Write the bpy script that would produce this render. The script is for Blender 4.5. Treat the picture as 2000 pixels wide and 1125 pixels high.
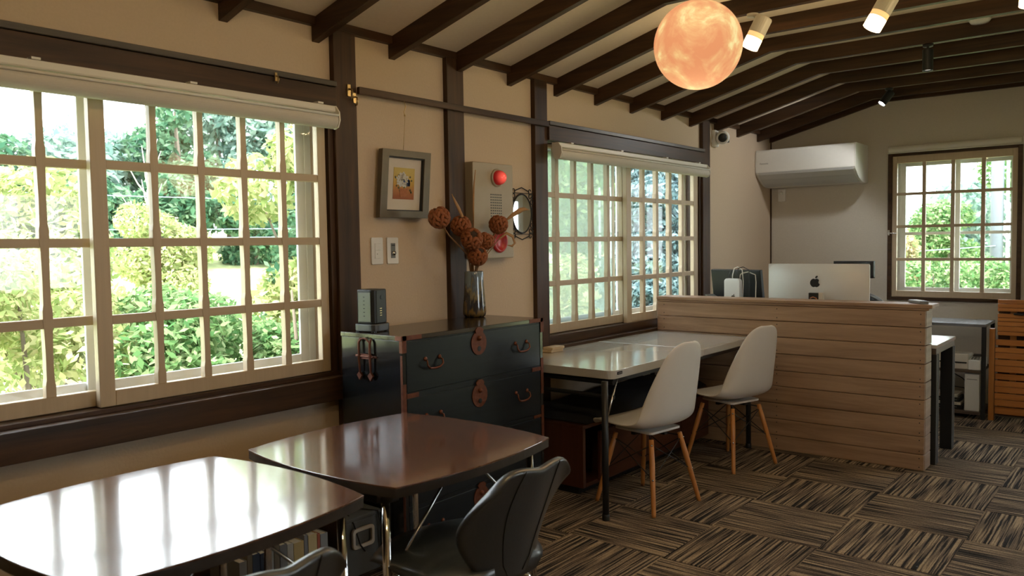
import bpy, bmesh, math, random
import numpy as np
from mathutils import Vector, Matrix
random.seed(7); RNG = np.random.default_rng(11)
for o in list(bpy.data.objects): bpy.data.objects.remove(o)
scene = bpy.context.scene; COL = scene.collection

# ------------------------------------------------------------------ camera
F_PX, YAW, PIT, ROLL = 1577.635, .68274036, .0535901148, -.0153362956
CAM = Vector((2.92, 0, 1.37))
fw = Vector((-math.sin(YAW)*math.cos(PIT), math.cos(YAW)*math.cos(PIT), -math.sin(PIT)))
r0 = Vector((math.cos(YAW), math.sin(YAW), 0)); u0 = r0.cross(fw)
Rv = math.cos(ROLL)*r0 + math.sin(ROLL)*u0; Uv = -math.sin(ROLL)*r0 + math.cos(ROLL)*u0
cam = bpy.data.cameras.new('camera'); cam.sensor_width = 36; cam.lens = F_PX/2000*36; cam.clip_end = 300; cam.clip_start = .02; cam.dof.use_dof = True; cam.dof.focus_distance = 4.2; cam.dof.aperture_fstop = 4.5
co = bpy.data.objects.new('camera', cam); COL.objects.link(co)
M = Matrix.Identity(4)
for i, c in enumerate((Rv, Uv, -fw)):
    for j in range(3): M[j][i] = c[j]
M.translation = CAM; co.matrix_world = M; scene.camera = co

# ------------------------------------------------------------------ sky, sun, exposure
w = bpy.data.worlds.new('sky'); scene.world = w; w.use_nodes = True
bg = w.node_tree.nodes['Background']; bg.inputs[0].default_value = (.86, .95, 1, 1); bg.inputs[1].default_value = 8.5
sl = bpy.data.lights.new('sun', 'SUN'); sl.energy = 10; sl.angle = .02; sl.color = (1, .93, .78)
so = bpy.data.objects.new('sun', sl); COL.objects.link(so)
so.rotation_euler = Vector((-.06, .66, -.75)).to_track_quat('-Z', 'Y').to_euler()
vs = scene.view_settings; vs.view_transform = 'Standard'; vs.look = 'None'; vs.gamma = 1; vs.use_curve_mapping = False; vs.exposure = 0.0
scene.cycles.max_bounces = 10; scene.cycles.diffuse_bounces = 6; scene.cycles.transparent_max_bounces = 12
scene.cycles.sample_clamp_indirect = 6; scene.cycles.caustics_reflective = False; scene.cycles.caustics_refractive = False
scene.cycles.use_denoising = True

# ------------------------------------------------------------------ materials
def S(r, g, b):
    f = lambda c: ((c/255+.055)/1.055)**2.4 if c > 10 else c/255/12.92
    return (f(r), f(g), f(b), 1)
def L(r, g, b): return (r, g, b, 1)
def newmat(name):
    m = bpy.data.materials.new(name); m.use_nodes = True
    return m, m.node_tree.nodes, m.node_tree.links, m.node_tree.nodes['Principled BSDF']
def plain(name, col, rough=.5, metal=0, var=.06, scale=30, bump=0, spec=.5, coat=0):
    m, N, K, P = newmat(name)
    P.inputs['Roughness'].default_value = rough; P.inputs['Metallic'].default_value = metal
    P.inputs['Specular IOR Level'].default_value = spec; P.inputs['Coat Weight'].default_value = coat
    tc = N.new('ShaderNodeTexCoord'); nz = N.new('ShaderNodeTexNoise'); nz.inputs['Scale'].default_value = scale; nz.inputs['Detail'].default_value = 4
    K.new(tc.outputs['Object'], nz.inputs['Vector'])
    mx = N.new('ShaderNodeMix'); mx.data_type = 'RGBA'
    mx.inputs[6].default_value = tuple(c*(1-var*2) for c in col[:3])+(1,); mx.inputs[7].default_value = tuple(min(1, c*(1+var*2)) for c in col[:3])+(1,)
    K.new(nz.outputs['Fac'], mx.inputs[0]); K.new(mx.outputs[2], P.inputs['Base Color'])
    if bump:
        b = N.new('ShaderNodeBump'); b.inputs['Strength'].default_value = bump; b.inputs['Distance'].default_value = .004
        K.new(nz.outputs['Fac'], b.inputs['Height']); K.new(b.outputs[0], P.inputs['Normal'])
    return m
def wood(name, c1, c2, axis='Y', rough=.45, scale=14, stretch=.08, coat=0, bump=.15, spec=.5, rand=True):
    m, N, K, P = newmat(name)
    P.inputs['Roughness'].default_value = rough; P.inputs['Coat Weight'].default_value = coat; P.inputs['Coat Roughness'].default_value = .15
    P.inputs['Specular IOR Level'].default_value = spec
    tc = N.new('ShaderNodeTexCoord'); mp = N.new('ShaderNodeMapping')
    s = [scale, scale, scale]; s['XYZ'.index(axis)] *= stretch; mp.inputs['Scale'].default_value = s
    K.new(tc.outputs['Object'], mp.inputs['Vector'])
    if rand:
        oi = N.new('ShaderNodeObjectInfo'); ad = N.new('ShaderNodeVectorMath'); ad.operation = 'SCALE'
        cb = N.new('ShaderNodeCombineXYZ'); 
        for i in range(3): K.new(oi.outputs['Random'], cb.inputs[i])
        K.new(cb.outputs[0], ad.inputs[0]); ad.inputs['Scale'].default_value = 37
        K.new(ad.outputs[0], mp.inputs['Location'])
    nz = N.new('ShaderNodeTexNoise'); nz.inputs['Scale'].default_value = 1; nz.inputs['Detail'].default_value = 6; nz.inputs['Roughness'].default_value = .65; nz.inputs['Distortion'].default_value = .6
    K.new(mp.outputs[0], nz.inputs['Vector'])
    cr = N.new('ShaderNodeValToRGB'); cr.color_ramp.elements[0].position = .3; cr.color_ramp.elements[1].position = .72
    cr.color_ramp.elements[0].color = c1; cr.color_ramp.elements[1].color = c2
    K.new(nz.outputs['Fac'], cr.inputs['Fac']); K.new(cr.outputs[0], P.inputs['Base Color'])
    b = N.new('ShaderNodeBump'); b.inputs['Strength'].default_value = bump; b.inputs['Distance'].default_value = .002
    K.new(nz.outputs['Fac'], b.inputs['Height']); K.new(b.outputs[0], P.inputs['Normal'])
    return m
def emit(name, col, strength):
    m, N, K, P = newmat(name); P.inputs['Base Color'].default_value = col
    P.inputs['Emission Color'].default_value = col; P.inputs['Emission Strength'].default_value = strength
    return m
def glassmat(name, tint=(1, 1, 1, 1), haze=0.0, hazecol=(.8, .85, .85, 1)):
    m, N, K, P = newmat(name); N.remove(P)
    tr = N.new('ShaderNodeBsdfTransparent'); tr.inputs[0].default_value = tint
    gl = N.new('ShaderNodeBsdfGlossy'); gl.inputs['Roughness'].default_value = .02
    lw = N.new('ShaderNodeLayerWeight'); lw.inputs[0].default_value = .5
    pw = N.new('ShaderNodeMath'); pw.operation = 'POWER'; K.new(lw.outputs['Facing'], pw.inputs[0]); pw.inputs[1].default_value = 5
    fr = N.new('ShaderNodeMath'); fr.operation = 'MULTIPLY_ADD'; K.new(pw.outputs[0], fr.inputs[0]); fr.inputs[1].default_value = .6; fr.inputs[2].default_value = .02
    mx = N.new('ShaderNodeMixShader'); K.new(fr.outputs[0], mx.inputs[0]); K.new(tr.outputs[0], mx.inputs[1]); K.new(gl.outputs[0], mx.inputs[2])
    out = mx
    if haze:
        df = N.new('ShaderNodeBsdfTranslucent'); df.inputs[0].default_value = hazecol
        m2 = N.new('ShaderNodeMixShader'); m2.inputs[0].default_value = haze; K.new(mx.outputs[0], m2.inputs[1]); K.new(df.outputs[0], m2.inputs[2]); out = m2
    K.new(out.outputs[0], N['Material Output'].inputs[0])
    return m
def leafmat(name, ca, cb, cc):
    m, N, K, P = newmat(name); N.remove(P)
    g = N.new('ShaderNodeNewGeometry'); cr = N.new('ShaderNodeValToRGB'); cr.color_ramp.elements[0].color = ca; cr.color_ramp.elements[1].color = cc
    e = cr.color_ramp.elements.new(.55); e.color = cb
    K.new(g.outputs['Random Per Island'], cr.inputs[0])
    d = N.new('ShaderNodeBsdfDiffuse'); t = N.new('ShaderNodeBsdfTranslucent'); K.new(cr.outputs[0], d.inputs[0]); K.new(cr.outputs[0], t.inputs[0])
    mx = N.new('ShaderNodeMixShader'); mx.inputs[0].default_value = .45; K.new(d.outputs[0], mx.inputs[1]); K.new(t.outputs[0], mx.inputs[2])
    K.new(mx.outputs[0], N['Material Output'].inputs[0]); return m
def carpetmat():
    m, N, K, P = newmat('carpet'); P.inputs['Roughness'].default_value = .95; P.inputs['Specular IOR Level'].default_value = .15
    tc = N.new('ShaderNodeTexCoord'); oi = N.new('ShaderNodeObjectInfo'); sp = N.new('ShaderNodeSeparateXYZ'); K.new(tc.outputs['Object'], sp.inputs[0])
    off = N.new('ShaderNodeMath'); off.operation = 'MULTIPLY_ADD'; K.new(oi.outputs['Random'], off.inputs[0]); off.inputs[1].default_value = 53; K.new(sp.outputs['X'], off.inputs[2])
    wob = N.new('ShaderNodeTexNoise'); wob.inputs['Scale'].default_value = 14; K.new(tc.outputs['Object'], wob.inputs['Vector'])
    wm = N.new('ShaderNodeMath'); wm.operation = 'MULTIPLY_ADD'; K.new(wob.outputs['Fac'], wm.inputs[0]); wm.inputs[1].default_value = .006; K.new(off.outputs[0], wm.inputs[2])
    cb = N.new('ShaderNodeCombineXYZ'); K.new(wm.outputs[0], cb.inputs[0])
    ys = N.new('ShaderNodeMath'); ys.operation = 'MULTIPLY'; K.new(sp.outputs['Y'], ys.inputs[0]); ys.inputs[1].default_value = .02; K.new(ys.outputs[0], cb.inputs[1])
    nz = N.new('ShaderNodeTexNoise'); nz.inputs['Scale'].default_value = 105; nz.inputs['Detail'].default_value = 1.2; nz.inputs['Roughness'].default_value = .6; K.new(cb.outputs[0], nz.inputs['Vector'])
    cr = N.new('ShaderNodeValToRGB'); el = cr.color_ramp.elements
    el[0].position = .36; el[0].color = L(.020, .019, .019); el[1].position = .66; el[1].color = L(.46, .355, .235)
    for p, c in ((.43, L(.035, .032, .032)), (.47, L(.17, .13, .096)), (.55, L(.23, .172, .12)), (.59, L(.365, .28, .188))):
        e = el.new(p); e.color = c
    K.new(nz.outputs['Fac'], cr.inputs[0])
    # loop tufts
    tf = N.new('ShaderNodeTexVoronoi'); tf.inputs['Scale'].default_value = 190; K.new(tc.outputs['Object'], tf.inputs['Vector'])
    mx = N.new('ShaderNodeMix'); mx.data_type = 'RGBA'; mx.blend_type = 'MULTIPLY'; mx.inputs[0].default_value = .55
    tr = N.new('ShaderNodeValToRGB'); tr.color_ramp.elements[0].color = L(1.15, 1.15, 1.15); tr.color_ramp.elements[1].color = L(.35, .35, .35); tr.color_ramp.elements[1].position = .75
    K.new(tf.outputs['Distance'], tr.inputs[0]); K.new(cr.outputs[0], mx.inputs[6]); K.new(tr.outputs[0], mx.inputs[7]); K.new(mx.outputs[2], P.inputs['Base Color'])
    b = N.new('ShaderNodeBump'); b.inputs['Strength'].default_value = .5; b.inputs['Distance'].default_value = .003; b.invert = True
    K.new(tf.outputs['Distance'], b.inputs['Height']); K.new(b.outputs[0], P.inputs['Normal'])
    return m

MAT = {}
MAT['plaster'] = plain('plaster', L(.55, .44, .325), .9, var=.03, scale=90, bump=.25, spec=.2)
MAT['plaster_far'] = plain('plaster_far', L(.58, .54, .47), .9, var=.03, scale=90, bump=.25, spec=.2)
MAT['ceiling'] = plain('ceiling_paper', L(.76, .67, .55), .9, var=.03, scale=60, spec=.2)
for ax in 'XYZ':
    MAT['dark'+ax] = wood('dark_stained_wood_'+ax, L(.022, .012, .006), L(.080, .038, .017), ax, .42, 22, .06, spec=.3)
MAT['lit_bevel'] = wood('lit_grey_dark_wood', L(.04, .035, .03), L(.09, .075, .06), 'Y', .4, 22, .06)  # dark wood greyed in colour to show the lit strip above the headers
for ax in 'XYZ':
    MAT['sash'+ax] = wood('cream_painted_wood_'+ax, L(.46, .365, .245), L(.53, .43, .30), ax, .45, 30, .05, bump=.08)
MAT['alu'] = plain('painted_aluminium', L(.80, .84, .86), .35, .0, var=.02)
MAT['glass'] = glassmat('window_glass')
MAT['screen'] = glassmat('insect_screen_mesh', (.72, .74, .72, 1), .24, (.50, .56, .52, 1))
MAT['blind'] = plain('blind_fabric', L(.55, .52, .46), .8, var=.02, scale=200, bump=.1)
MAT['blind_rail'] = plain('blind_rail_paint', L(.68, .66, .6), .35, var=.01)
MAT['clear_plastic'] = plain('milky_plastic', L(.7, .7, .66), .3, var=.02)
MAT['black_plastic'] = plain('black_plastic', L(.014, .016, .017), .38, var=.05, spec=.35)
MAT['grey_plastic'] = plain('grey_plastic', L(.16, .17, .17), .4, var=.03)
MAT['white_plastic'] = plain('white_plastic', L(.72, .72, .69), .32, var=.015)
MAT['cream_plastic'] = plain('cream_plastic', L(.62, .58, .5), .4, var=.015)
MAT['black_metal'] = plain('black_metal', L(.02, .022, .023), .4, .3, var=.05)
MAT['steel'] = plain('steel', L(.62, .62, .62), .25, 1, var=.03)
MAT['chrome'] = plain('chrome', L(.78, .78, .78), .07, 1, var=.01)
MAT['brass'] = plain('brass', L(.55, .42, .22), .3, 1, var=.05)
MAT['copper'] = plain('aged_copper', L(.13, .040, .018), .5, .5, var=.25, scale=60, bump=.3)
MAT['iron'] = plain('wrought_iron', L(.018, .018, .02), .55, .4, var=.1, bump=.3)
MAT['mirror'] = plain('mirror_glass', L(.85, .87, .86), .02, 1, var=0)
MAT['carpet'] = carpetmat()

# ------------------------------------------------------------------ mesh helpers
class MB:
    def __init__(s, o=(0, 0, 0)): s.v = []; s.f = []; s.o = Vector(o)
    def add(s, vs_, fs):
        n = len(s.v); s.v += [tuple(p) for p in vs_]; s.f += [tuple(i+n for i in f) for f in fs]; return s
    def box(s, x0, x1, y0, y1, z0, z1):
        return s.add([(x0, y0, z0), (x1, y0, z0), (x1, y1, z0), (x0, y1, z0), (x0, y0, z1), (x1, y0, z1), (x1, y1, z1), (x0, y1, z1)],
                     [(0, 3, 2, 1), (4, 5, 6, 7), (0, 1, 5, 4), (1, 2, 6, 5), (2, 3, 7, 6), (3, 0, 4, 7)])
    def obox(s, c, size, R=None):
        c = Vector(c); R = R or Matrix.Identity(3)
        q = [(a*size[0]/2, b*size[1]/2, d*size[2]/2) for d in (-1, 1) for a, b in ((-1, -1), (1, -1), (1, 1), (-1, 1))]
        return s.add([c + R @ Vector(p) for p in q], [(0, 3, 2, 1), (4, 5, 6, 7), (0, 1, 5, 4), (1, 2, 6, 5), (2, 3, 7, 6), (3, 0, 4, 7)])
    def prism(s, poly, lo, hi, axis='Z'):
        """poly of 2d points extruded along axis between lo and hi; 2d = remaining axes in order XY / XZ / YZ"""
        def p3(a, b, t): return {'Z': (a, b, t), 'Y': (a, t, b), 'X': (t, a, b)}[axis]
        n = len(poly); vv = [p3(a, b, lo) for a, b in poly] + [p3(a, b, hi) for a, b in poly]
        return s.add(vv, [tuple(range(n))[::-1], tuple(range(n, 2*n))] + [(i, (i+1) % n, n+(i+1) % n, n+i) for i in range(n)])
    def ring(s, pts_out, pts_in, lo, hi, axis='Z'):
        def p3(a, b, t): return {'Z': (a, b, t), 'Y': (a, t, b), 'X': (t, a, b)}[axis]
        n = len(pts_out); vv = [p3(a, b, t) for pts in (pts_out, pts_in) for t in (lo, hi) for a, b in pts]
        fs = []
        for i in range(n):
            j = (i+1) % n
            fs += [(i, j, n+j, n+i), (2*n+i, 3*n+i, 3*n+j, 2*n+j), (n+i, n+j, 3*n+j, 3*n+i), (i, 2*n+i, 2*n+j, j)]
        return s.add(vv, fs)
    def path(s, pts, r, n=8, closed=False):
        pts = [Vector(p) for p in pts]; rr = r if isinstance(r, (list, tuple)) else [r]*len(pts)
        m = len(pts); vv = []; prev = None
        for i, p in enumerate(pts):
            a = pts[(i-1) % m] if (closed or i > 0) else p; b = pts[(i+1) % m] if (closed or i < m-1) else p
            d = (b-a).normalized() if (b-a).length > 1e-9 else Vector((0, 0, 1))
            if prev is None:
                up = Vector((0, 0, 1)) if abs(d.z) < .9 else Vector((1, 0, 0)); e1 = d.cross(up).normalized()
            else: e1 = (prev - d*prev.dot(d)).normalized()
            prev = e1; e2 = d.cross(e1)
            vv += [p + rr[i]*(math.cos(2*math.pi*k/n)*e1 + math.sin(2*math.pi*k/n)*e2) for k in range(n)]
        fs = []
        for i in range(m if closed else m-1):
            j = (i+1) % m
            fs += [(i*n+k, i*n+(k+1) % n, j*n+(k+1) % n, j*n+k) for k in range(n)]
        if not closed: fs += [tuple(range(n))[::-1], tuple((m-1)*n+k for k in range(n))]
        return s.add(vv, fs)
    def lathe(s, prof, c=(0, 0, 0), n=24, R=None):
        c = Vector(c); R = R or Matrix.Identity(3); vv = []; m = len(prof)
        for r, z in prof: vv += [c + R @ Vector((r*math.cos(2*math.pi*k/n), r*math.sin(2*math.pi*k/n), z)) for k in range(n)]
        fs = [(i*n+k, i*n+(k+1) % n, (i+1)*n+(k+1) % n, (i+1)*n+k) for i in range(m-1) for k in range(n)]
        if prof[0][0] > 1e-6: fs.append(tuple(range(n))[::-1])
        if prof[-1][0] > 1e-6: fs.append(tuple((m-1)*n+k for k in range(n)))
        return s.add(vv, fs)
    def grid(s, P, flip=False):
        nu = len(P); nv = len(P[0]); vv = [p for row in P for p in row]
        fs = [(i*nv+j, (i+1)*nv+j, (i+1)*nv+j+1, i*nv+j+1) for i in range(nu-1) for j in range(nv-1)]
        if flip: fs = [f[::-1] for f in fs]
        return s.add(vv, fs)
    def ball(s, c, r, nu=10, nv=14):
        if not isinstance(r, (tuple, list)): r = (r, r, r)
        c = Vector(c); vv = [c+Vector((0, 0, -r[2]))]
        for i in range(1, nu):
            t = -math.pi/2+math.pi*i/nu
            vv += [c+Vector((r[0]*math.cos(t)*math.cos(2*math.pi*k/nv), r[1]*math.cos(t)*math.sin(2*math.pi*k/nv), r[2]*math.sin(t))) for k in range(nv)]
        vv.append(c+Vector((0, 0, r[2]))); e = len(vv)-1
        fs = [(0, 1+(k+1) % nv, 1+k) for k in range(nv)] + [(e, e-nv+k, e-nv+(k+1) % nv) for k in range(nv)]
        fs += [(1+(i)*nv+k, 1+i*nv+(k+1) % nv, 1+(i+1)*nv+(k+1) % nv, 1+(i+1)*nv+k) for i in range(nu-2) for k in range(nv)]
        return s.add(vv, fs)
    def build(s, name, mat, parent=None, smooth=False, bevel=0, seg=2, subsurf=0, solid=0):
        me = bpy.data.meshes.new(name); me.from_pydata([Vector(p)-s.o for p in s.v], [], s.f); me.update()
        bm = bmesh.new(); bm.from_mesh(me); bmesh.ops.recalc_face_normals(bm, faces=bm.faces); bm.to_mesh(me); bm.free()
        me.materials.append(MAT[mat] if isinstance(mat, str) else mat)
        o = bpy.data.objects.new(name, me); COL.objects.link(o)
        if parent: o.parent = parent
        if smooth:
            for p in me.polygons: p.use_smooth = True
        if solid:
            md = o.modifiers.new('solid', 'SOLIDIFY'); md.thickness = solid; md.offset = 0
        if subsurf:
            md = o.modifiers.new('sub', 'SUBSURF'); md.levels = subsurf; md.render_levels = subsurf
        if bevel:
            md = o.modifiers.new('bevel', 'BEVEL'); md.width = bevel; md.segments = seg; md.limit_method = 'ANGLE'; md.angle_limit = .6
        return o
def split(mb, name, mat, parent, **k):
    """every connected piece of mb becomes a part of its own"""
    n = len(mb.v); root = list(range(n))
    def find(a):
        while root[a] != a: root[a] = root[root[a]]; a = root[a]
        return a
    for f in mb.f:
        for b in f[1:]: root[find(b)] = find(f[0])
    grp = {}
    for f in mb.f: grp.setdefault(find(f[0]), []).append(f)
    out = []
    for fs in grp.values():
        ids = sorted({i for f in fs for i in f}); mp = {a: b for b, a in enumerate(ids)}
        q = MB(mb.o); q.v = [mb.v[i] for i in ids]; q.f = [tuple(mp[i] for i in f) for f in fs]; out.append(q.build(name, mat, parent, **k))
    return out
def tag(o, label=None, cat=None, group=None, kind=None):
    if label: o['label'] = label
    if cat: o['category'] = cat
    if group: o['group'] = group
    if kind: o['kind'] = kind
    return o
def thing(name, label, cat, loc=(0, 0, 0), rz=0, group=None):
    o = bpy.data.objects.new(name, None); o.empty_display_size = .1; COL.objects.link(o); o.location = loc; o.rotation_euler = (0, 0, rz)
    return tag(o, label, cat, group)
def struct(name, loc=(0, 0, 0)):
    o = bpy.data.objects.new(name, None); o.empty_display_size = .1; COL.objects.link(o); o.location = loc; o['kind'] = 'structure'; return o
def copy_tree(o, parent=None):
    c = o.copy(); COL.objects.link(c); c.parent = parent
    for ch in list(o.children): copy_tree(ch, c)
    return c
_unit = {}
def piece(name, parent, mat, x0, x1, y0, y1, z0, z1, o=(0, 0, 0)):
    """box that shares one unit-cube mesh per material"""
    if mat not in _unit:
        mb = MB().box(-.5, .5, -.5, .5, -.5, .5); q = mb.build('unit', mat); _unit[mat] = q.data; q.data.name = name; bpy.data.objects.remove(q)
    q = bpy.data.objects.new(name, _unit[mat]); COL.objects.link(q); q.parent = parent
    q.location = ((x0+x1)/2-o[0], (y0+y1)/2-o[1], (z0+z1)/2-o[2]); q.scale = (x1-x0, y1-y0, z1-z0)
    return q
def rrect(w_, h_, r, n=5, cx=0, cy=0):
    pts = []
    for k, (sx, sy) in enumerate(((1, 1), (-1, 1), (-1, -1), (1, -1))):
        for i in range(n+1):
            a = math.pi/2*(k + i/n); pts.append((cx+sx*(w_/2-r)+r*math.cos(a), cy+sy*(h_/2-r)+r*math.sin(a)))
    return pts
def textmesh(name, txt, size, mat, parent, matrix, depth=.0006):
    cu = bpy.data.curves.new(name, 'FONT'); cu.body = txt; cu.size = size; cu.extrude = depth; cu.align_x = 'CENTER'; cu.align_y = 'CENTER'
    t = bpy.data.objects.new(name, cu); COL.objects.link(t)
    dg = bpy.context.evaluated_depsgraph_get(); me = bpy.data.meshes.new_from_object(t.evaluated_get(dg)); bpy.data.objects.remove(t)
    me.materials.clear(); me.materials.append(MAT[mat]); o = bpy.data.objects.new(name, me); COL.objects.link(o); o.parent = parent; o.matrix_local = matrix; return o
def basis(x, y, z, t):
    m = Matrix.Identity(4)
    for i, c in enumerate((x, y, z)):
        for j in range(3): m[j][i] = c[j]
    m.translation = t; return m

# ================================================================== the room
YB, YF, XR = -1.8, 7.47, 4.4
def arr(n, f): return [f(k) for k in range(n)]
# floor with carpet tiles
floor = MB().box(-.14, XR+.14, YB-.14, YF+.2, -.12, -.006).build('floor', plain('subfloor', L(.03, .028, .025), .9)); floor['kind'] = 'structure'
tb = MB().box(-.2478, .2478, -.2492, .2492, -.006, 0)
tile0 = None; TX0, TY0, TW, TD = 1.734, 4.083, .497, .5
for i in range(-4, 7):
    for j in range(-12, 8):
        x0, x1 = max(0, TX0+i*TW), min(XR, TX0+(i+1)*TW); y0, y1 = max(YB, TY0+j*TD), min(YF, TY0+(j+1)*TD)
        if x1-x0 < .02 or y1-y0 < .02: continue
        if tile0 is None: t = tile0 = tb.build('carpet_tile', 'carpet', floor, bevel=.0025, seg=1)
        else: t = tile0.copy(); COL.objects.link(t); t.parent = floor
        t.location = ((x0+x1)/2, (y0+y1)/2, 0)
        sx, sy = (x1-x0)/TW, (y1-y0)/TD
        if (i+j) % 2 == 0: t.rotation_euler = (0, 0, math.pi/2); t.scale = (sy, sx, 1)
        else: t.rotation_euler = (0, 0, 0); t.scale = (sx, sy, 1)
# left wall
W1, W2, WZ = (.34, 2.30), (3.915, 5.985), (.80, 1.99)
wl = MB()
wl.box(-.14, 0, YB-.14, YF+.2, -.12, WZ[0]); wl.box(-.14, 0, YB-.14, YF+.2, WZ[1], 2.40)
for a, b in ((YB-.14, W1[0]), (W1[1], W2[0]), (W2[1], YF+.2)): wl.box(-.14, 0, a, b, WZ[0], WZ[1])
wall_left = wl.build('wall_left', 'plaster'); wall_left['kind'] = 'structure'
for a, b in ((.20, .326), (2.326, 2.452), (3.052, 3.177), (3.79, 3.912), (5.986, 6.115)):
    MB().box(-.004, .03, a, b, 0, 2.345).build('post', 'darkZ', wall_left, bevel=.002, seg=1)
MB().box(-.004, .032, YB, YF-.01, 2.333, 2.372).build('wall_plate', 'darkY', wall_left, bevel=.002, seg=1)
for (a, b), sz in (((.326, 2.326), (.692, .796)), ((3.912, 5.986), (.64, .757))):
    MB().box(-.004, .043, a, b, 1.990, 2.077).build('header_beam', 'darkY', wall_left, bevel=.002, seg=1)
    MB().box(-.004, .05, a, b, 2.0795, 2.103).build('header_cap', 'lit_bevel', wall_left, bevel=.002, seg=1)
    MB().box(-.06, .07, a, b, *sz).build('window_sill', 'darkY', wall_left, bevel=.003, seg=2)
    MB().box(-.10, .02, a, b, sz[1]+.001, .812).build('sash_track', 'darkY', wall_left)
    MB().box(-.10, .012, b-.028, b-.001, .80, 1.99).build('window_jamb', 'darkZ', wall_left)
    MB().box(-.10, .012, a+.001, a+.012, .80, 1.99).build('window_jamb', 'darkZ', wall_left)
    MB().box(-.10, .012, a, b, 1.9865, 1.9895).build('upper_track', 'darkY', wall_left)
MB().box(.03, .05, 2.453, 3.905, 2.066, 2.098).build('picture_rail', 'darkY', wall_left, bevel=.002, seg=1)
# far wall
FX, FZ = (1.07, 1.99), (.872, 2.072)
wf = MB()
DX, DZ = (3.0, 4.2), 2.02      # opening for the added door right of the picture
wf.box(0, DX[0], YF, YF+.2, -.12, FZ[0]); wf.box(0, DX[0], YF, YF+.2, FZ[1], 2.75)
wf.box(0, FX[0], YF, YF+.2, FZ[0], FZ[1]); wf.box(FX[1], DX[0], YF, YF+.2, FZ[0], FZ[1])
wf.box(DX[0], DX[1], YF, YF+.2, -.12, 0); wf.box(DX[0], DX[1], YF, YF+.2, DZ, 2.75); wf.box(DX[1], XR+.14, YF, YF+.2, -.12, 2.75)
wall_far = wf.build('wall_far', 'plaster_far'); wall_far['kind'] = 'structure'
MB().prism([(0, 2.282), (.99, 2.541), (3.41, 2.541), (XR, 2.282), (XR, 2.36), (3.41, 2.615), (.99, 2.615), (0, 2.36)], YF-.03, YF-.001, 'Y').build('ceiling_trim', 'darkX', wall_far)
MB().box(.001, .010, YF-.010, YF-.001, 0, 2.30).build('corner_bead', 'darkZ', wall_far)
fr = MB().box(1.037, 1.07, YF-.022, YF+.03, .845, 2.092).box(1.99, 2.02, YF-.022, YF+.03, .845, 2.092).box(1.07, 1.99, YF-.022, YF+.03, .845, .872).box(1.07, 1.99, YF-.022, YF+.03, 2.072, 2.092)
fr.build('window_surround', 'darkX', wall_far, bevel=.002, seg=1)
rv = MB().box(1.062, 1.07, YF+.031, YF+.2, .872, 2.072).box(1.99, 1.998, YF+.031, YF+.2, .872, 2.072).box(1.07, 1.99, YF+.031, YF+.2, .864, .872).box(1.07, 1.99, YF+.031, YF+.2, 2.072, 2.08)
rv.build('window_reveal', 'sashX', wall_far)
# right wall and back wall
RY0, RY1, RZ0, RZ1 = 2.3, 3.3, 1.0, 1.9  # opening for the added daylight window
o = MB().box(XR, XR+.14, YB-.14, RY0, -.12, 2.75).box(XR, XR+.14, RY1, YF, -.12, 2.75).box(XR, XR+.14, RY0, RY1, -.12, RZ0).box(XR, XR+.14, RY0, RY1, RZ1, 2.75).build('wall_right', 'plaster'); o['kind'] = 'structure'
o = MB().box(0, XR, YB-.14, YB, -.12, 2.75).build('wall_back', 'plaster'); o['kind'] = 'structure'
# ceiling and rafters
ceil = MB().prism([(-.5, 2.231), (0, 2.362), (.94, 2.612), (3.46, 2.612), (XR, 2.362), (XR+.5, 2.231), (XR+.5, 2.35), (3.46, 2.78), (.94, 2.78), (-.5, 2.35)], YB-.4, YF+.7, 'Y').build('ceiling', 'ceiling'); ceil['kind'] = 'structure'
rp = [(0, 2.266), (.99, 2.528), (3.41, 2.528), (XR, 2.266), (XR, 2.375), (3.44, 2.620), (.96, 2.620), (0, 2.372)]
raf0 = None
for k in range(-7, 13):
    if raf0 is None: r = raf0 = MB().prism(rp, 0, .04, 'Y').build('rafter', 'darkX', ceil, bevel=.002, seg=1)
    else: r = raf0.copy(); COL.objects.link(r); r.parent = ceil
    r.location = (0, 1.786+.4461*k, 0)

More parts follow.
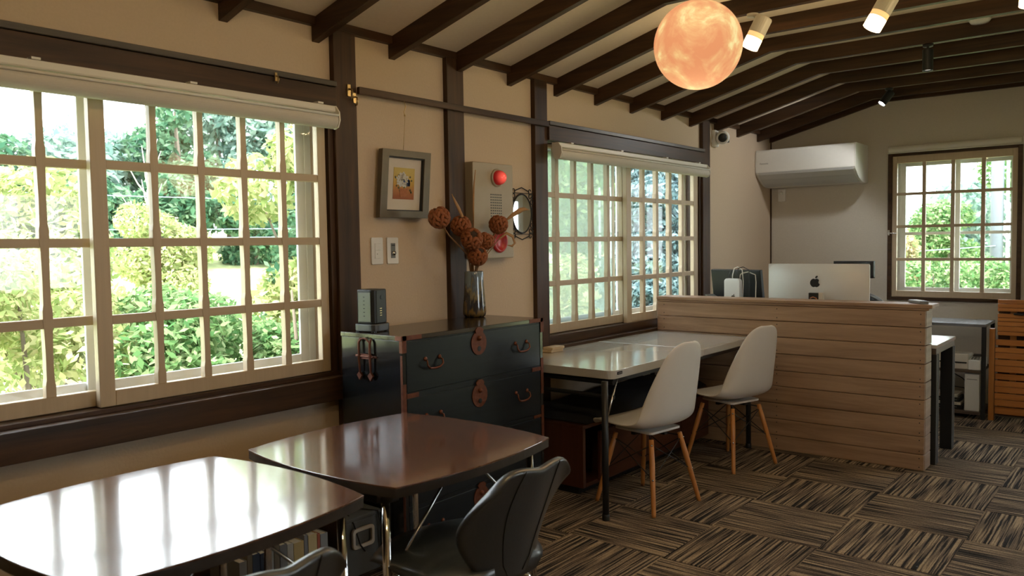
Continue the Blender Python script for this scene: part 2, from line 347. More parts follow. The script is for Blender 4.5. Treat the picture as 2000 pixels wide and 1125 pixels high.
# ------------------------------------------------------------------ windows
def vbar(yc, hw, x0, x1, zs, parent, mat, o, name='muntin', hor='Y'):
    """upright glazing bar whose sides swell towards the foot of every pane"""
    left, right = [], []
    for a, b in zip(zs[:-1], zs[1:]):
        h = b-a
        for t, q in ((0.0, 1.0), (.16, 1.0), (.24, .80), (.55, .76), (.92, .86), (1.0, .95)):
            left.append((yc-hw*q, a+t*h*.999)); right.append((yc+hw*q*(.97 if .2 < t < .6 else 1), a+t*h*.999))
    return MB(o).prism(left + right[::-1], x0, x1, 'X' if hor == 'Y' else 'Y').build(name, mat, parent, bevel=.0015, seg=1)
def sash_wall(win, x0, x1, y0, y1, cols, rows, zb, zt, o):
    """sash in the left wall: frame, horizontal bars, upright bars, panes. cols = glass spans, rows = glass spans"""
    m = MB(o)
    m.box(x0, x1, y0, cols[0][0], zb, zt); m.box(x0, x1, cols[-1][1], y1, zb, zt)
    m.box(x0, x1, cols[0][0], cols[-1][1], zb, rows[0][0]); m.box(x0, x1, cols[0][0], cols[-1][1], rows[-1][1], zt)
    s = m.build('sash', 'sashZ', win, bevel=.002, seg=1)
    for (a, b), (c, d) in zip(rows[:-1], rows[1:]):
        MB(o).box(x0+.003, x1-.003, cols[0][0], cols[-1][1], b, c).build('muntin', 'sashY', s, bevel=.002, seg=1)
    zs = [rows[0][0]] + [(a[1]+b[0])/2 for a, b in zip(rows[:-1], rows[1:])] + [rows[-1][1]]
    for (a, b), (c, d) in zip(cols[:-1], cols[1:]): vbar((b+c)/2, (c-b)/2, x0+.001, x1-.001, zs, s, 'sashZ', o)
    xm = (x0+x1)/2
    for a, b in cols:
        for c, d in rows: piece('pane', s, 'glass', xm-.0015, xm+.0015, a+.0005, b-.0005, c+.0005, d-.0005, o)
    return s
ROWS = [(.871, 1.107), (1.140, 1.383), (1.415, 1.659), (1.691, 1.962)]
def cols_from(g0, n, gw, mw): return [(g0+i*(gw+mw), g0+i*(gw+mw)+gw) for i in range(n)]
def outer(win, y0, y1, ymid, o, lap=.05, x0=-.150, x1=-.112):
    m = MB(o); z0, z1 = .802, 1.988; t = .035
    m.box(x0, x1, y0, y0+t, z0, z1); m.box(x0, x1, y1-t, y1, z0, z1); m.box(x0, x1, y0+t, y1-t, z0, z0+.045); m.box(x0, x1, y0+t, y1-t, z1-.025, z1)
    f = m.build('outer_frame', 'alu', win, bevel=.002, seg=1)
    for a, b, xa in ((y0+t, ymid+lap, x0+.004), (ymid-lap, y1-t, x0+.021)):
        q = MB(o); q.box(xa, xa+.014, a, a+.045, z0+.045, z1-.025); q.box(xa, xa+.014, b-.045, b, z0+.045, z1-.025); q.box(xa, xa+.014, a+.045, b-.045, z0+.045, z0+.09); q.box(xa, xa+.014, a+.045, b-.045, z1-.055, z1-.025)
        s = q.build('outer_sash', 'alu', win, bevel=.002, seg=1)
        piece('pane', s, 'glass', xa+.005, xa+.009, a+.045, b-.045, z0+.09, z1-.055, o)
    m = MB(o).box(x1+.004, x1+.02, ymid-.012, ymid+.012, 1.385, 1.45).path([(x1+.02, ymid, 1.41), (x1+.035, ymid+.002, 1.415), (x1+.036, ymid+.004, 1.46)], .006, 6)
    m.build('crescent_lock', 'steel', win)
    return f
win1 = struct('window_1', (0, 1.32, .80)); O1 = (0, 1.32, .80)
sash_wall(win1, -.032, .0, 1.275, 2.29, [(1.33, 1.489), (1.521, 1.677), (1.708, 1.864), (1.897, 2.052), (2.083, 2.246)], ROWS, .815, 1.986, O1)
sash_wall(win1, -.078, -.046, .353, 1.345, cols_from(.392, 5, .157, .0325), ROWS, .815, 1.986, O1)
outer(win1, .345, 2.295, 1.335, O1)
win2 = struct('window_2', (0, 4.95, .80)); O2 = (0, 4.95, .80)
sash_wall(win2, -.032, .0, 4.862, 5.955, [(4.925, 5.083), (5.119, 5.276), (5.318, 5.474), (5.522, 5.678), (5.722, 5.883)], ROWS, .805, 1.986, O2)
sash_wall(win2, -.078, -.046, 3.930, 4.935, [(3.965, 4.086), (4.131, 4.290), (4.327, 4.487), (4.526, 4.684), (4.722, 4.880)], ROWS, .815, 1.986, O2)
outer(win2, 3.92, 5.98, 4.92, O2, .075)
m = MB(O2).box(-.108, -.104, 3.96, 4.84, .85, 1.95); m.build('insect_screen', 'screen', win2)
# far window
win3 = struct('window_3', (1.53, YF, .87)); O3 = (1.53, YF, .87)
C3 = [(1.108, 1.303), (1.331, 1.519), (1.548, 1.738), (1.767, 1.954)]; R3 = [(.926, 1.182), (1.206, 1.461), (1.485, 1.737), (1.761, 2.010)]
ya, yb = YF-.008, YF+.022
m = MB(O3).box(1.07, 1.108, ya, yb, .873, 2.071).box(1.954, 1.99, ya, yb, .873, 2.071).box(1.108, 1.954, ya, yb, .873, .926).box(1.108, 1.954, ya, yb, 2.01, 2.071)
s3 = m.build('sash', 'sashZ', win3, bevel=.002, seg=1)
for (a, b), (c, d) in zip(R3[:-1], R3[1:]): MB(O3).box(1.108, 1.954, ya+.003, yb-.003, b, c).build('muntin', 'sashX', s3, bevel=.0015, seg=1)
for (a, b), (c, d) in zip(C3[:-1], C3[1:]): MB(O3).box(b, c, ya+.001, yb-.001, .926, 2.01).build('muntin', 'sashZ', s3, bevel=.0015, seg=1)
for a, b in C3:
    for c, d in R3: piece('pane', s3, 'glass', a, b, YF+.0055, YF+.0085, c, d, O3)
yo = YF+.15
m = MB(O3).box(1.072, 1.10, yo, yo+.045, .874, 2.07).box(1.96, 1.988, yo, yo+.045, .874, 2.07).box(1.10, 1.96, yo, yo+.045, .874, .905).box(1.10, 1.96, yo, yo+.045, 2.03, 2.07)
m.build('outer_frame', 'alu', win3, bevel=.002, seg=1)
for a, b, y in ((1.10, 1.56, yo+.003), (1.50, 1.96, yo+.023)):
    q = MB(O3).box(a, a+.04, y, y+.016, .905, 2.03).box(b-.04, b, y, y+.016, .905, 2.03).box(a+.04, b-.04, y, y+.016, .905, .95).box(a+.04, b-.04, y, y+.016, 1.40, 1.425).box(a+.04, b-.04, y, y+.016, 1.99, 2.03)
    s = q.build('outer_sash', 'alu', win3, bevel=.002, seg=1)
    piece('pane', s, 'glass', a+.04, b-.04, y+.006, y+.010, .95, 1.40, O3); piece('pane', s, 'glass', a+.04, b-.04, y+.006, y+.010, 1.425, 1.99, O3)
m = MB(O3).box(1.043, 1.058, YF-.034, YF-.022, 1.40, 1.445).path([(1.05, YF-.034, 1.42), (1.07, YF-.045, 1.418), (1.115, YF-.043, 1.414)], .0045, 6)
m.build('casement_latch', 'steel', win3)
# unseen window added in the right wall for more daylight
added_win = struct('added_window', (XR, 2.8, RZ0)); O5 = (XR, 2.8, RZ0)
q = MB(O5).box(XR+.05, XR+.09, RY0, RY0+.05, RZ0, RZ1).box(XR+.05, XR+.09, RY1-.05, RY1, RZ0, RZ1).box(XR+.05, XR+.09, RY0+.05, RY1-.05, RZ0, RZ0+.05).box(XR+.05, XR+.09, RY0+.05, RY1-.05, RZ1-.05, RZ1).box(XR+.05, XR+.09, 2.775, 2.825, RZ0+.05, RZ1-.05).build('sash', 'alu', added_win)
for a, b in ((RY0+.05, 2.775), (2.825, RY1-.05)): piece('pane', q, 'glass', XR+.068, XR+.072, a, b, RZ0+.05, RZ1-.05, O5)
# unseen glazed door added in the far wall to let in daylight
door = struct('added_door', (3.6, YF, 0)); O4 = (3.6, YF, 0)
m = MB(O4).box(3.0, 3.06, YF+.04, YF+.10, 0, 2.02).box(4.14, 4.2, YF+.04, YF+.10, 0, 2.02).box(3.06, 4.14, YF+.04, YF+.10, 1.96, 2.02).box(3.06, 4.14, YF+.04, YF+.10, 0, .03)
m.build('door_frame', 'alu', door)
for a, b in ((3.06, 3.6), (3.6, 4.14)):
    q = MB(O4).box(a, a+.06, YF+.05, YF+.09, .03, 1.96).box(b-.06, b, YF+.05, YF+.09, .03, 1.96).box(a+.06, b-.06, YF+.05, YF+.09, .03, .13).box(a+.06, b-.06, YF+.05, YF+.09, 1.88, 1.96).build('door_leaf', 'alu', door)
    piece('pane', q, 'glass', a+.06, b-.06, YF+.068, YF+.072, .13, 1.88, O4)

# ================================================================== furniture
MAT['walnut'] = wood('walnut_laminate', L(.085, .036, .018), L(.15, .070, .037), 'X', .2, 26, .05, bump=.01, spec=.6, coat=1.0)
MAT['walnut'].node_tree.nodes['Principled BSDF'].inputs['Coat IOR'].default_value = 1.8; MAT['walnut'].node_tree.nodes['Principled BSDF'].inputs['Coat Roughness'].default_value = .10
MAT['table_edge'] = wood('walnut_edge_band', L(.022, .017, .014), L(.040, .030, .024), 'X', .35, 20, .08)
MAT['black_leather'] = plain('black_leather', L(.026, .034, .041), .40, var=.1, scale=120, bump=.12, spec=1.0, coat=.3)
MAT['lacquer'] = wood('blue_black_lacquer', L(.005, .007, .009), L(.012, .015, .017), 'Z', .17, 30, .06, bump=.12, spec=.5)
MAT['lacquerY'] = wood('blue_black_lacquer_front', L(.003, .006, .009), L(.008, .013, .018), 'Y', .34, 30, .06, bump=.2, spec=.35)
MAT['lacquer_top'] = wood('dark_lacquered_top', L(.016, .012, .009), L(.040, .028, .018), 'Y', .18, 22, .06, bump=.06)
MAT['white_laminate'] = plain('white_laminate', L(.50, .49, .455), .2, var=.01, scale=8, coat=.6, spec=.7)
MAT['cream_edge'] = plain('cream_table_edge', L(.66, .60, .48), .35, var=.02)
MAT['shell'] = plain('white_shell_plastic', L(.72, .69, .64), .38, var=.01)
MAT['beech'] = wood('orange_beech', L(.42, .17, .045), L(.58, .26, .075), 'Z', .35, 30, .08, bump=.05)
MAT['redwood'] = wood('red_brown_wood', L(.055, .018, .009), L(.095, .032, .015), 'Y', .4, 26, .06)
MAT['redwoodZ'] = wood('red_brown_wood_upright', L(.055, .018, .009), L(.095, .033, .016), 'Z', .4, 26, .06)
MAT['cushion'] = plain('charcoal_fabric', L(.018, .02, .024), .95, var=.15, scale=160, bump=.4)
MAT['oakX'] = wood('brown_plank', L(.21, .125, .070), L(.42, .27, .165), 'X', .5, 17, .07, bump=.2)
MAT['oakY'] = wood('brown_plank_end', L(.21, .125, .070), L(.40, .26, .16), 'Y', .5, 17, .07, bump=.2)
MAT['orangewood'] = wood('orange_pine', L(.36, .13, .030), L(.55, .22, .055), 'X', .35, 20, .06, coat=.2)
MAT['orangewoodZ'] = wood('orange_pine_upright', L(.36, .14, .035), L(.52, .22, .06), 'Z', .35, 20, .06)

# ---- barrel-sided brown tables
def barrel(h=.36, bulge=.042, n=12):
    pts = []
    for k in range(4):
        a = math.pi/2*k; c, s_ = math.cos(a), math.sin(a)
        for i in range(n):
            t = -1+2*i/n
            e = bulge*(1-t*t) 
            x, y = h+e, h*t
            if i == 0: x, y = h, -h+.003
            pts.append((c*x-s_*y, s_*x+c*y))
        pts.append((c*h-s_*(h-.003), s_*h+c*(h-.003)))
    return pts
def brown_table(loc, rz, label):
    t = thing('brown_table', label, 'table', loc, rz, 'square walnut tables along the big window')
    bp = barrel()
    top = MB().prism(bp, .6945, .70).build('table_top', 'walnut', t, bevel=.0012)
    MB().prism([(x*.998, y*.998) for x, y in bp], .668, .6943).build('edge_band', 'table_edge', top)
    fr_ = MB()
    for s_ in (-1, 1):
        fr_.path([(s_*.29, -.28, .650), (s_*.29, .28, .650)], .011, 8)
        fr_.box(s_*.29-.018, s_*.29+.018, -.352, -.30, .640, .6675); fr_.box(s_*.29-.018, s_*.29+.018, .30, .352, .640, .6675)
    split(fr_, 'frame_rail', 'black_metal', t, smooth=True)
    for sx in (-1, 1):
        for sy in (-1, 1):
            g = MB().path([(sx*.29, sy*.335, .664), (sx*.298, sy*.345, .02)], .0125, 12).build('leg', 'chrome', t, smooth=True)
            MB().lathe([(.013, 0), (.016, .004), (.016, .022), (.0126, .03)], (sx*.2983, sy*.3453, 0), 12).build('foot_cap', 'black_plastic', g, smooth=True)
        MB().path([(sx*.294, sx*-.339, .40), (sx*.285, sx*-.08, .648)], .005, 6).build('brace', 'steel', t, smooth=True)
        MB().path([(sx*.294, sx*.339, .40), (sx*.285, sx*.08, .648)], .005, 6).build('brace', 'steel', t, smooth=True)
    return t
brown_table((.905, 1.868, 0), 0, 'brown walnut square table with bowed sides, in front of the dark chest')
brown_table((.897, 1.042, 0), math.radians(1.5), 'square table nearest the camera, its top glaring white with window light')

# ---- black quilted chairs
def black_chair(loc, rz, label):
    t = thing('black_chair', label, 'chair', loc, rz, 'black leather chairs at the brown tables')
    # local +X = front.  seat pad
    P = []
    nu, nv = 22, 18
    for i in range(nu):
        u = i/(nu-1); x = .24-.455*u; row = []
        for j in range(nv):
            v = -1+2*j/(nv-1)
            hw = .235*(1-abs(2*u-.82)**3.2*.28) if u > .41 else .235*(1-((.41-u)/.41)**2.8*.14)
            xx = x - (.05*v*v if u < .3 else .05*v*v*max(0, 1-(u-.3)*2))
            z = .472 + .012*math.cos(v*1.5) - .045*max(0, .14-u)**1*4 - (.018*(abs(v)**8))
            q = min(abs(u-.36), abs(u-.68)); seam = .010*math.exp(-(q/.018)**2); seam = max(seam, .010*math.exp(-((abs(v)-.0)/.05)**2))
            row.append((xx, hw*v, z-seam))
        P.append(row)
    low = [[(a*.93, b*.90, .412 + .02*abs(b/.235)**2) for a, b, c in r] for r in P]
    m = MB(); m.grid(P); n0 = len(m.v); m.grid(low, True)
    def idx(i, j): return i*nv+j
    rim = [idx(0, j) for j in range(nv)] + [idx(i, nv-1) for i in range(1, nu)] + [idx(nu-1, j) for j in range(nv-2, -1, -1)] + [idx(i, 0) for i in range(nu-2, 0, -1)]
    for a, b in zip(rim, rim[1:]+rim[:1]): m.f.append((a, b, n0+b, n0+a))
    m.build('seat', 'black_leather', t, smooth=True)
    # back shell: waist, wide wings, horned top with a dip in the middle
    P = []; nu, nv = 20, 20
    for i in range(nu):
        u = i/(nu-1); row = []
        for j in range(nv):
            v = -1+2*j/(nv-1)
            hw = (.112 + .080*math.sin(min(1, u*1.5)*math.pi/2)**1.5 - .05*max(0, u-.68)**1.5*3)*(.45+.55*min(1, u/.16))
            top = .345 - .010*math.exp(-(v/.22)**2) - .30*max(0, abs(v)-.55)**2
            z = .43 + top*u
            x = -.185 - .085*u - .035*u*u + .075*v*v*math.sin(u*math.pi*.9)
            row.append((x, hw*v, z))
        P.append(row)
    th = .030
    m = MB(); m.grid(P); n0 = len(m.v)
    back = [[(a-th*(1-.35*abs(-1+2*j/(nv-1))**6), b*.985, c-.006) for j, (a, b, c) in enumerate(r)] for r in P]
    m.grid(back, True)
    rim = [idx2 for idx2 in ([j for j in range(nv)] + [i*nv+nv-1 for i in range(1, nu)] + [(nu-1)*nv+j for j in range(nv-2, -1, -1)] + [i*nv for i in range(nu-2, 0, -1)])]
    for a, b in zip(rim, rim[1:]+rim[:1]): m.f.append((a, b, n0+b, n0+a))
    bk = m.build('backrest', 'black_leather', t, smooth=True, subsurf=1)
    m = MB()
    for v in (-.42, .42):
        pts = []
        for i in range(1, nu):
            u = i/(nu-1); j = (v+1)/2*(nv-1); r = back[i]; a = r[int(j)]; b = r[int(j)+1]; f = j-int(j)
            pts.append((a[0]+(b[0]-a[0])*f-.001, a[1]+(b[1]-a[1])*f, a[2]))
        m.path(pts, .0018, 5)
    split(m, 'piping', 'black_plastic', bk, smooth=True)
    m = MB().box(-.10, .10, -.10, .10, .395, .412); m.build('mounting_plate', 'black_metal', t)
    for sx in (-1, 1):
        for sy in (-1, 1):
            g = MB().path([(sx*.09, sy*.09, .398), (sx*.14, sy*.14, .37), (sx*.225, sy*.215, .012)], .0095, 10).build('leg', 'chrome', t, smooth=True)
            MB().lathe([(.011, 0), (.013, .004), (.0125, .02), (.009, .022)], (sx*.226, sy*.216, 0), 10).build('foot_cap', 'black_plastic', g, smooth=True)
    return t
black_chair((1.285, 1.752, 0), math.radians(176), 'black quilted leather chair with wing-shaped back, drawn up to the brown table before the chest')
black_chair((1.315, .895, 0), math.radians(180), 'black leather chair of which only the top of the back shows, at the bottom edge')

# ---- white shell chairs
def shell_chair(loc, rz, label):
    t = thing('shell_chair', label, 'chair', loc, rz, 'white shell chairs at the folding table')
    prof = [(.232, .405), (.222, .428), (.185, .440), (.12, .437), (.04, .427), (-.05, .420), (-.12, .424), (-.170, .445), (-.198, .487), (-.214, .552), (-.228, .625), (-.243, .705), (-.257, .780), (-.267, .832), (-.271, .858), (-.2725, .872)]
    hw = [.150, .185, .206, .218, .226, .230, .230, .224, .212, .200, .186, .168, .146, .120, .088, .036]
    nv = 15; P = []
    for i, ((x, z), w_) in enumerate(zip(prof, hw)):
        a = prof[max(0, i-1)]; b = prof[min(len(prof)-1, i+1)]; d = Vector((b[0]-a[0], 0, b[1]-a[1])).normalized(); nrm = Vector((-d.z, 0, d.x)) * -1
        if nrm.z < 0 and i < 6: nrm = -nrm
        if i >= 6 and nrm.x < 0: nrm = -nrm
        lift = [.003, .006, .010, .015, .019, .026, .042, .068, .082, .080, .068, .052, .036, .022, .012, .004][i]
        row = []
        for j in range(nv):
            v = -1+2*j/(nv-1)
            q = Vector((x, w_*math.sin(v*math.pi/2*.96)/math.sin(math.pi/2*.96), z)) + nrm*lift*abs(v)**2.4
            row.append(q)
        P.append(row)
    MB().grid(P).build('shell', 'shell', t, smooth=True, solid=.009, subsurf=2)
    MB().prism(rrect(.25, .25, .02), .392, .4045).build('seat_plate', 'shell', t, bevel=.002)
    m = MB().box(-.12, .12, -.012, .012, .376, .3915).box(-.012, .012, -.12, -.012, .376, .3915).box(-.012, .012, .012, .12, .376, .3915)
    m.build('mount_cross', 'black_metal', t)
    for sx in (-1, 1):
        for sy in (-1, 1):
            p0, p1 = Vector((sx*.118, sy*.118, .368)), Vector((sx*.19, sy*.192, .0))
            g = MB().path([p0, p0.lerp(p1, .3), p0.lerp(p1, .95), p1], [.0125, .0145, .0115, .0105], 14).build('leg', 'beech', t, smooth=True)
            q = MB()
            for f in (.07, .52): q.ball(p0.lerp(p1, f)+Vector((sx*.0085, sy*.0085, 0)), .006, 6, 8)
            split(q, 'bolt', 'steel', g, smooth=True)
    m = MB(); at = lambda sx, sy, f: Vector((sx*.118, sy*.118, .368)).lerp(Vector((sx*.19, sy*.192, 0)), f)
    for a, b in (((-1, -1), (-1, 1)), ((1, -1), (1, 1)), ((-1, -1), (1, -1)), ((-1, 1), (1, 1))):
        m.path([at(*a, .07), at(*b, .52)], .0028, 6); m.path([at(*b, .07), at(*a, .52)], .0028, 6)
        m.path([at(*a, .04), Vector((0, 0, .383))], .004, 6)
    split(m, 'wire_brace', 'black_metal', t, smooth=True)
    return t
shell_chair((.800, 3.725, 0), math.pi - math.radians(9), 'white plastic shell chair with wooden dowel legs, nearer the camera at the folding table')
shell_chair((.835, 4.690, 0), math.pi - math.radians(17), 'white plastic shell chair with wooden dowel legs, beside the plank partition')

# ---- white folding table
LF = (.42, 4.37, 0)
t = thing('folding_table', 'long white folding table with dark metal legs under the second window', 'table', LF)
for a, b in ((3.386, 4.385), (4.388, 5.130)):
    c = rrect(.755, b-a, .035 if a < 4 else .012, 5, .4205, (a+b)/2)
    if a < 4: c = [(x, (y if y < 4.2 else b)) for x, y in c]
    p = MB(LF).prism(c, .694, .737).build('top_panel', 'white_laminate', t, bevel=.006, seg=3)
m = MB(LF)
for y in (3.42, 5.08):
    m.path([(.10, y, .675), (.785, y, .675)], .014, 8)
    m.path([(.10, y, .60), (.785, y, .60)], .011, 8) if y < 4 else None
m.box(.08, .12, 3.42, 5.08, .67, .6935).box(.745, .78, 3.42, 5.08, .67, .6935)
split(m, 'frame_rail', 'black_metal', t, smooth=False)
for x, y in ((.785, 3.335), (.07, 3.40), (.785, 5.085), (.07, 5.085)):
    g = MB(LF).path([(x, y, .693), (x, y, .012)], .0165, 14).build('leg', 'black_metal', t, smooth=True)
    MB(LF).lathe([(.018, 0), (.019, .004), (.019, .03), (.0166, .032)], (x, y, 0), 14).build('foot_cap', 'black_plastic', g, smooth=True)
for x in (.785, .07): MB(LF).path([(x, 3.35, .50), (x-.01 if x > .5 else x, 3.47, .69)], .006, 6).build('brace', 'steel', t, smooth=True)
pl = MB(LF).box(.7984, .8012, 3.43, 3.475, .714, .728).build('maker_plate', 'black_plastic', t)
MB(LF).box(.8012, .8016, 3.435, 3.47, .719, .723).build('plate_print', 'steel', pl)
# low bench cabinet with cushion
LB = (.28, 4.3, 0)
t = thing('low_cabinet', 'low red-brown wooden bench cabinet standing under the folding table', 'cabinet', LB)
m = MB(LB).box(.06, .50, 3.56, 3.585, .05, .37).box(.06, .50, 5.04, 5.065, .05, .37).box(.06, .50, 3.56, 5.065, .37, .392).box(.06, .50, 3.585, 5.04, .05, .072).box(.06, .075, 3.585, 5.04, .072, .37).box(.075, .49, 3.84, 3.86, .072, .37)
m.build('body', 'redwoodZ', t, bevel=.0015, seg=1)
MB(LB).box(.08, .44, 3.60, 5.03, 0, .049).build('plinth', 'black_plastic', t)
for a, b in ((3.705, 4.27), (4.274, 4.655), (4.659, 5.055)): MB(LB).box(.4985, .515, a, b, .062, .34).build('door', 'redwood', t, bevel=.0015, seg=1)
MB(LB).box(.20, .42, 3.62, 3.69, .0725, .30).build('dark_box', 'black_plastic', t)
cu = MB((.28, 4.3, .392)); n = 26; nv = 14; P = []
for i in range(n):
    u = i/(n-1); row = []
    for j in range(nv):
        v = j/(nv-1); ed = min(1, min(u, 1-u)*18)**.5*min(1, min(v, 1-v)*8)**.5
        row.append((.065+.44*v, 3.60+1.44*u, .403+.055*ed+.006*math.sin(u*25)*math.sin(v*7)-.010*math.exp(-((u*4 % 1-.5)/.05)**2)))
    P.append(row)
cu.grid(P); lowP = [[(a, b, .3945) for a, b, c in r] for r in P]; n0 = len(cu.v); cu.grid(lowP, True)
rim = [j for j in range(nv)] + [i*nv+nv-1 for i in range(1, n)] + [(n-1)*nv+j for j in range(nv-2, -1, -1)] + [i*nv for i in range(n-2, 0, -1)]
for a, b in zip(rim, rim[1:]+rim[:1]): cu.f.append((a, b, n0+b, n0+a))
o = cu.build('seat_cushion', 'cushion', None, smooth=True); o.location = (.28, 4.3, .392); tag(o, 'long charcoal fabric cushion lying on the low red-brown cabinet', 'cushion')

# ---- lacquered chest
CX0, CX1, CY0, CY1, CZ = .10, .485, 2.272, 3.232, 1.0
LC = ((CX0+CX1)/2, (CY0+CY1)/2, 0)
t = thing('drawer_chest', 'blue-black lacquered chest of drawers with copper fittings between the two windows', 'chest', LC)
m = MB(LC).box(CX0, CX1, CY0, CY0+.022, .0, CZ-.02).box(CX0, CX1, CY1-.022, CY1, 0, CZ-.02).box(CX0, CX0+.01, CY0+.022, CY1-.022, 0, CZ-.02)
m.build('body', 'lacquer', t, bevel=.002)
MB(LC).box(CX0-.003, CX1+.003, CY0-.003, CY1+.003, CZ-.0195, CZ).build('top_board', 'lacquer_top', t, bevel=.002)
rows = [(.762, .975), (.520, .735), (.28, .50), (.04, .26)]
m = MB(LC)
for z0, z1 in ((.9755, .9805), (.7355, .7615), (.5005, .5195), (.2605, .2795), (.0, .0395)): m.box(CX0+.012, CX1-.002, CY0+.0225, CY1-.0225, z0, z1)
split(m, 'front_rail', 'lacquerY', t)
def bail(y, z, parent, droop=.036):
    q = MB(LC)
    pts = [(CX1+.004, y-.042, z), (CX1+.016, y-.046, z-.004), (CX1+.020, y-.047, z-.022), (CX1+.017, y-.030, z-droop), (CX1+.016, y, z-droop-.003), (CX1+.017, y+.030, z-droop), (CX1+.020, y+.047, z-.022), (CX1+.016, y+.046, z-.004), (CX1+.004, y+.042, z)]
    q.path(pts, [.003, .0035, .004, .0045, .005, .0045, .004, .0035, .003], 8)
    for s_ in (-1, 1): q.lathe([(.010, 0), (.010, .003), (.005, .007), (0, .008)], (CX1+.0005, y+s_*.043, z+.004), 10, Matrix(((0, 0, 1), (0, 1, 0), (-1, 0, 0))))
    q.build('handle', 'copper', parent, smooth=True)
def lockplate(y, z, parent):
    pts = [(y+.052*math.cos(a), z+.055*math.sin(a)) for a in arr(28, lambda k: 2*math.pi*k/28)]
    q = MB(LC).prism(pts, CX1+.0002, CX1+.004, 'X')
    q.prism([(y-.022, z+.045), (y+.022, z+.045), (y+.028, z+.06), (y+.012, z+.072), (y-.012, z+.072), (y-.028, z+.06)], CX1+.003, CX1+.008, 'X')
    q.ball((CX1+.006, y, z+.022), .012, 6, 10)
    pl_ = q.build('lock_plate', 'copper', parent)
    MB(LC).lathe([(.012, 0), (.012, .0015), (.0, .002)], (CX1+.004, y, z-.026), 14, Matrix(((0, 0, 1), (0, 1, 0), (-1, 0, 0)))).build('keyhole', 'black_metal', pl_)
for k, (z0, z1) in enumerate(rows):
    d = MB(LC).box(CX0+.03, CX1, CY0+.024, CY1-.024, z0, z1).build('drawer', 'lacquerY', t, bevel=.002)
    zc = (z0+z1)/2
    bail(2.435+.012, zc+.020, d); bail(3.055, zc+.022, d)
    lockplate(2.746, z1-.050, d)
m = MB(LC)
for y0, y1 in ((CY0-.0035, CY0+.0215), (CY1-.0215, CY1+.0035)):      # corner straps on the front frame
    m.box(CX1-.001, CX1+.002, y0, y1, .0, .035); m.box(CX1-.001, CX1+.002, y0+.003, y1-.003, .62, .80); m.box(CX1-.001, CX1+.002, y0+.003, y1-.003, .38, .56)
    m.box(CX1+.0031, CX1+.0046, y0, y1+.0, .93, 1.001)
m.box(CX1+.0031, CX1+.0046, CY0, CY0+.11, .982, 1.001).box(CX1+.0031, CX1+.0046, CY1-.11, CY1, .982, 1.001)
m.box(CX1-.001, CX1+.002, CY0+.022, CY0+.09, .739, .758).box(CX1-.001, CX1+.002, CY1-.09, CY1-.022, .739, .758).box(CX1-.001, CX1+.002, CY1-.08, CY1-.022, .503, .517)
m.box(CX1-.036, CX1+.004, CY0-.0052, CY0-.0031, .982, 1.001).box(CX1-.014, CX1+.002, CY0-.0022, CY0-.0002, .93, .98).box(CX1-.010, CX1+.002, CY0-.0022, CY0-.0002, .10, .92)
split(m, 'corner_strap', 'copper', t)
m = MB(LC)
zt = .992
for x in (.232, .302):
    m.path([(x, CY0-.004, zt-.012), (x, CY0-.014, zt-.03), (x+.001, CY0-.016, .90), (x+.002, CY0-.013, .828)], [.0052, .0055, .0055, .004], 8)
    m.prism([(x-.014, .822), (x+.002, .838), (x+.018, .822), (x+.002, .800)], CY0-.018, CY0-.008, 'Y')
    m.ball((x, CY0-.013, .905), .010, 6, 8)
m.path([(.232, CY0-.014, zt-.03), (.250, CY0-.016, zt-.014), (.267, CY0-.016, zt-.010), (.285, CY0-.016, zt-.014), (.302, CY0-.014, zt-.03)], .004, 6)
m.box(.238, .296, CY0-.0105, CY0-.0085, .892, .914); m.path([(.215, CY0-.012, .903), (.320, CY0-.012, .903)], .0045, 8)
m.box(.2, .33, CY0-.008, CY0-.0005, .899, .907)
split(m, 'carrying_hasp', 'copper', t, smooth=False)

# ---- plank partition
LP = (1.0, 5.23, 0)
t = thing('plank_partition', 'waist-high partition of brown horizontal planks behind the folding table', 'partition', LP)
zs = [0, .096, .204, .308, .420, .523, .634, .742, .847, .949]
for k, (a, b) in enumerate(zip(zs[:-1], zs[1:])):
    MB(LP).box(.075, 1.83, 5.15, 5.166, a+.0018, b-.0018).build('plank', 'oakX', t, bevel=.0025, seg=1)
    MB(LP).box(1.814, 1.832, 5.1665, 5.308, a+.0018, b-.0018).build('end_plank', 'oakY', t, bevel=.0025, seg=1)
    m = MB(LP)
    for z in (a+.022, b-.022):
        for x in (1.805, .95, .13): m.lathe([(.0035, 0), (.0035, .001), (0, .0014)], (x, 5.15, z), 8, Matrix(((1, 0, 0), (0, 0, -1), (0, 1, 0))))
    o = m.build('nails', 'black_metal', t); o['kind'] = 'stuff'
cp = MB(LP).box(.072, 1.868, 5.140, 5.318, .962, .985).build('cap_board', 'oakX', t, bevel=.004)
MB(LP).box(.075, 1.850, 5.146, 5.312, .9495, .9615).build('cap_moulding', 'oakX', t, bevel=.003)
for x in (.09, .62, 1.22, 1.76): MB(LP).box(x, x+.045, 5.168, 5.213, 0, .949).build('stud', 'oakY', t)
MB(LP).box(.075, 1.813, 5.290, 5.300, .02, .949).build('back_panel', 'oakX', t)

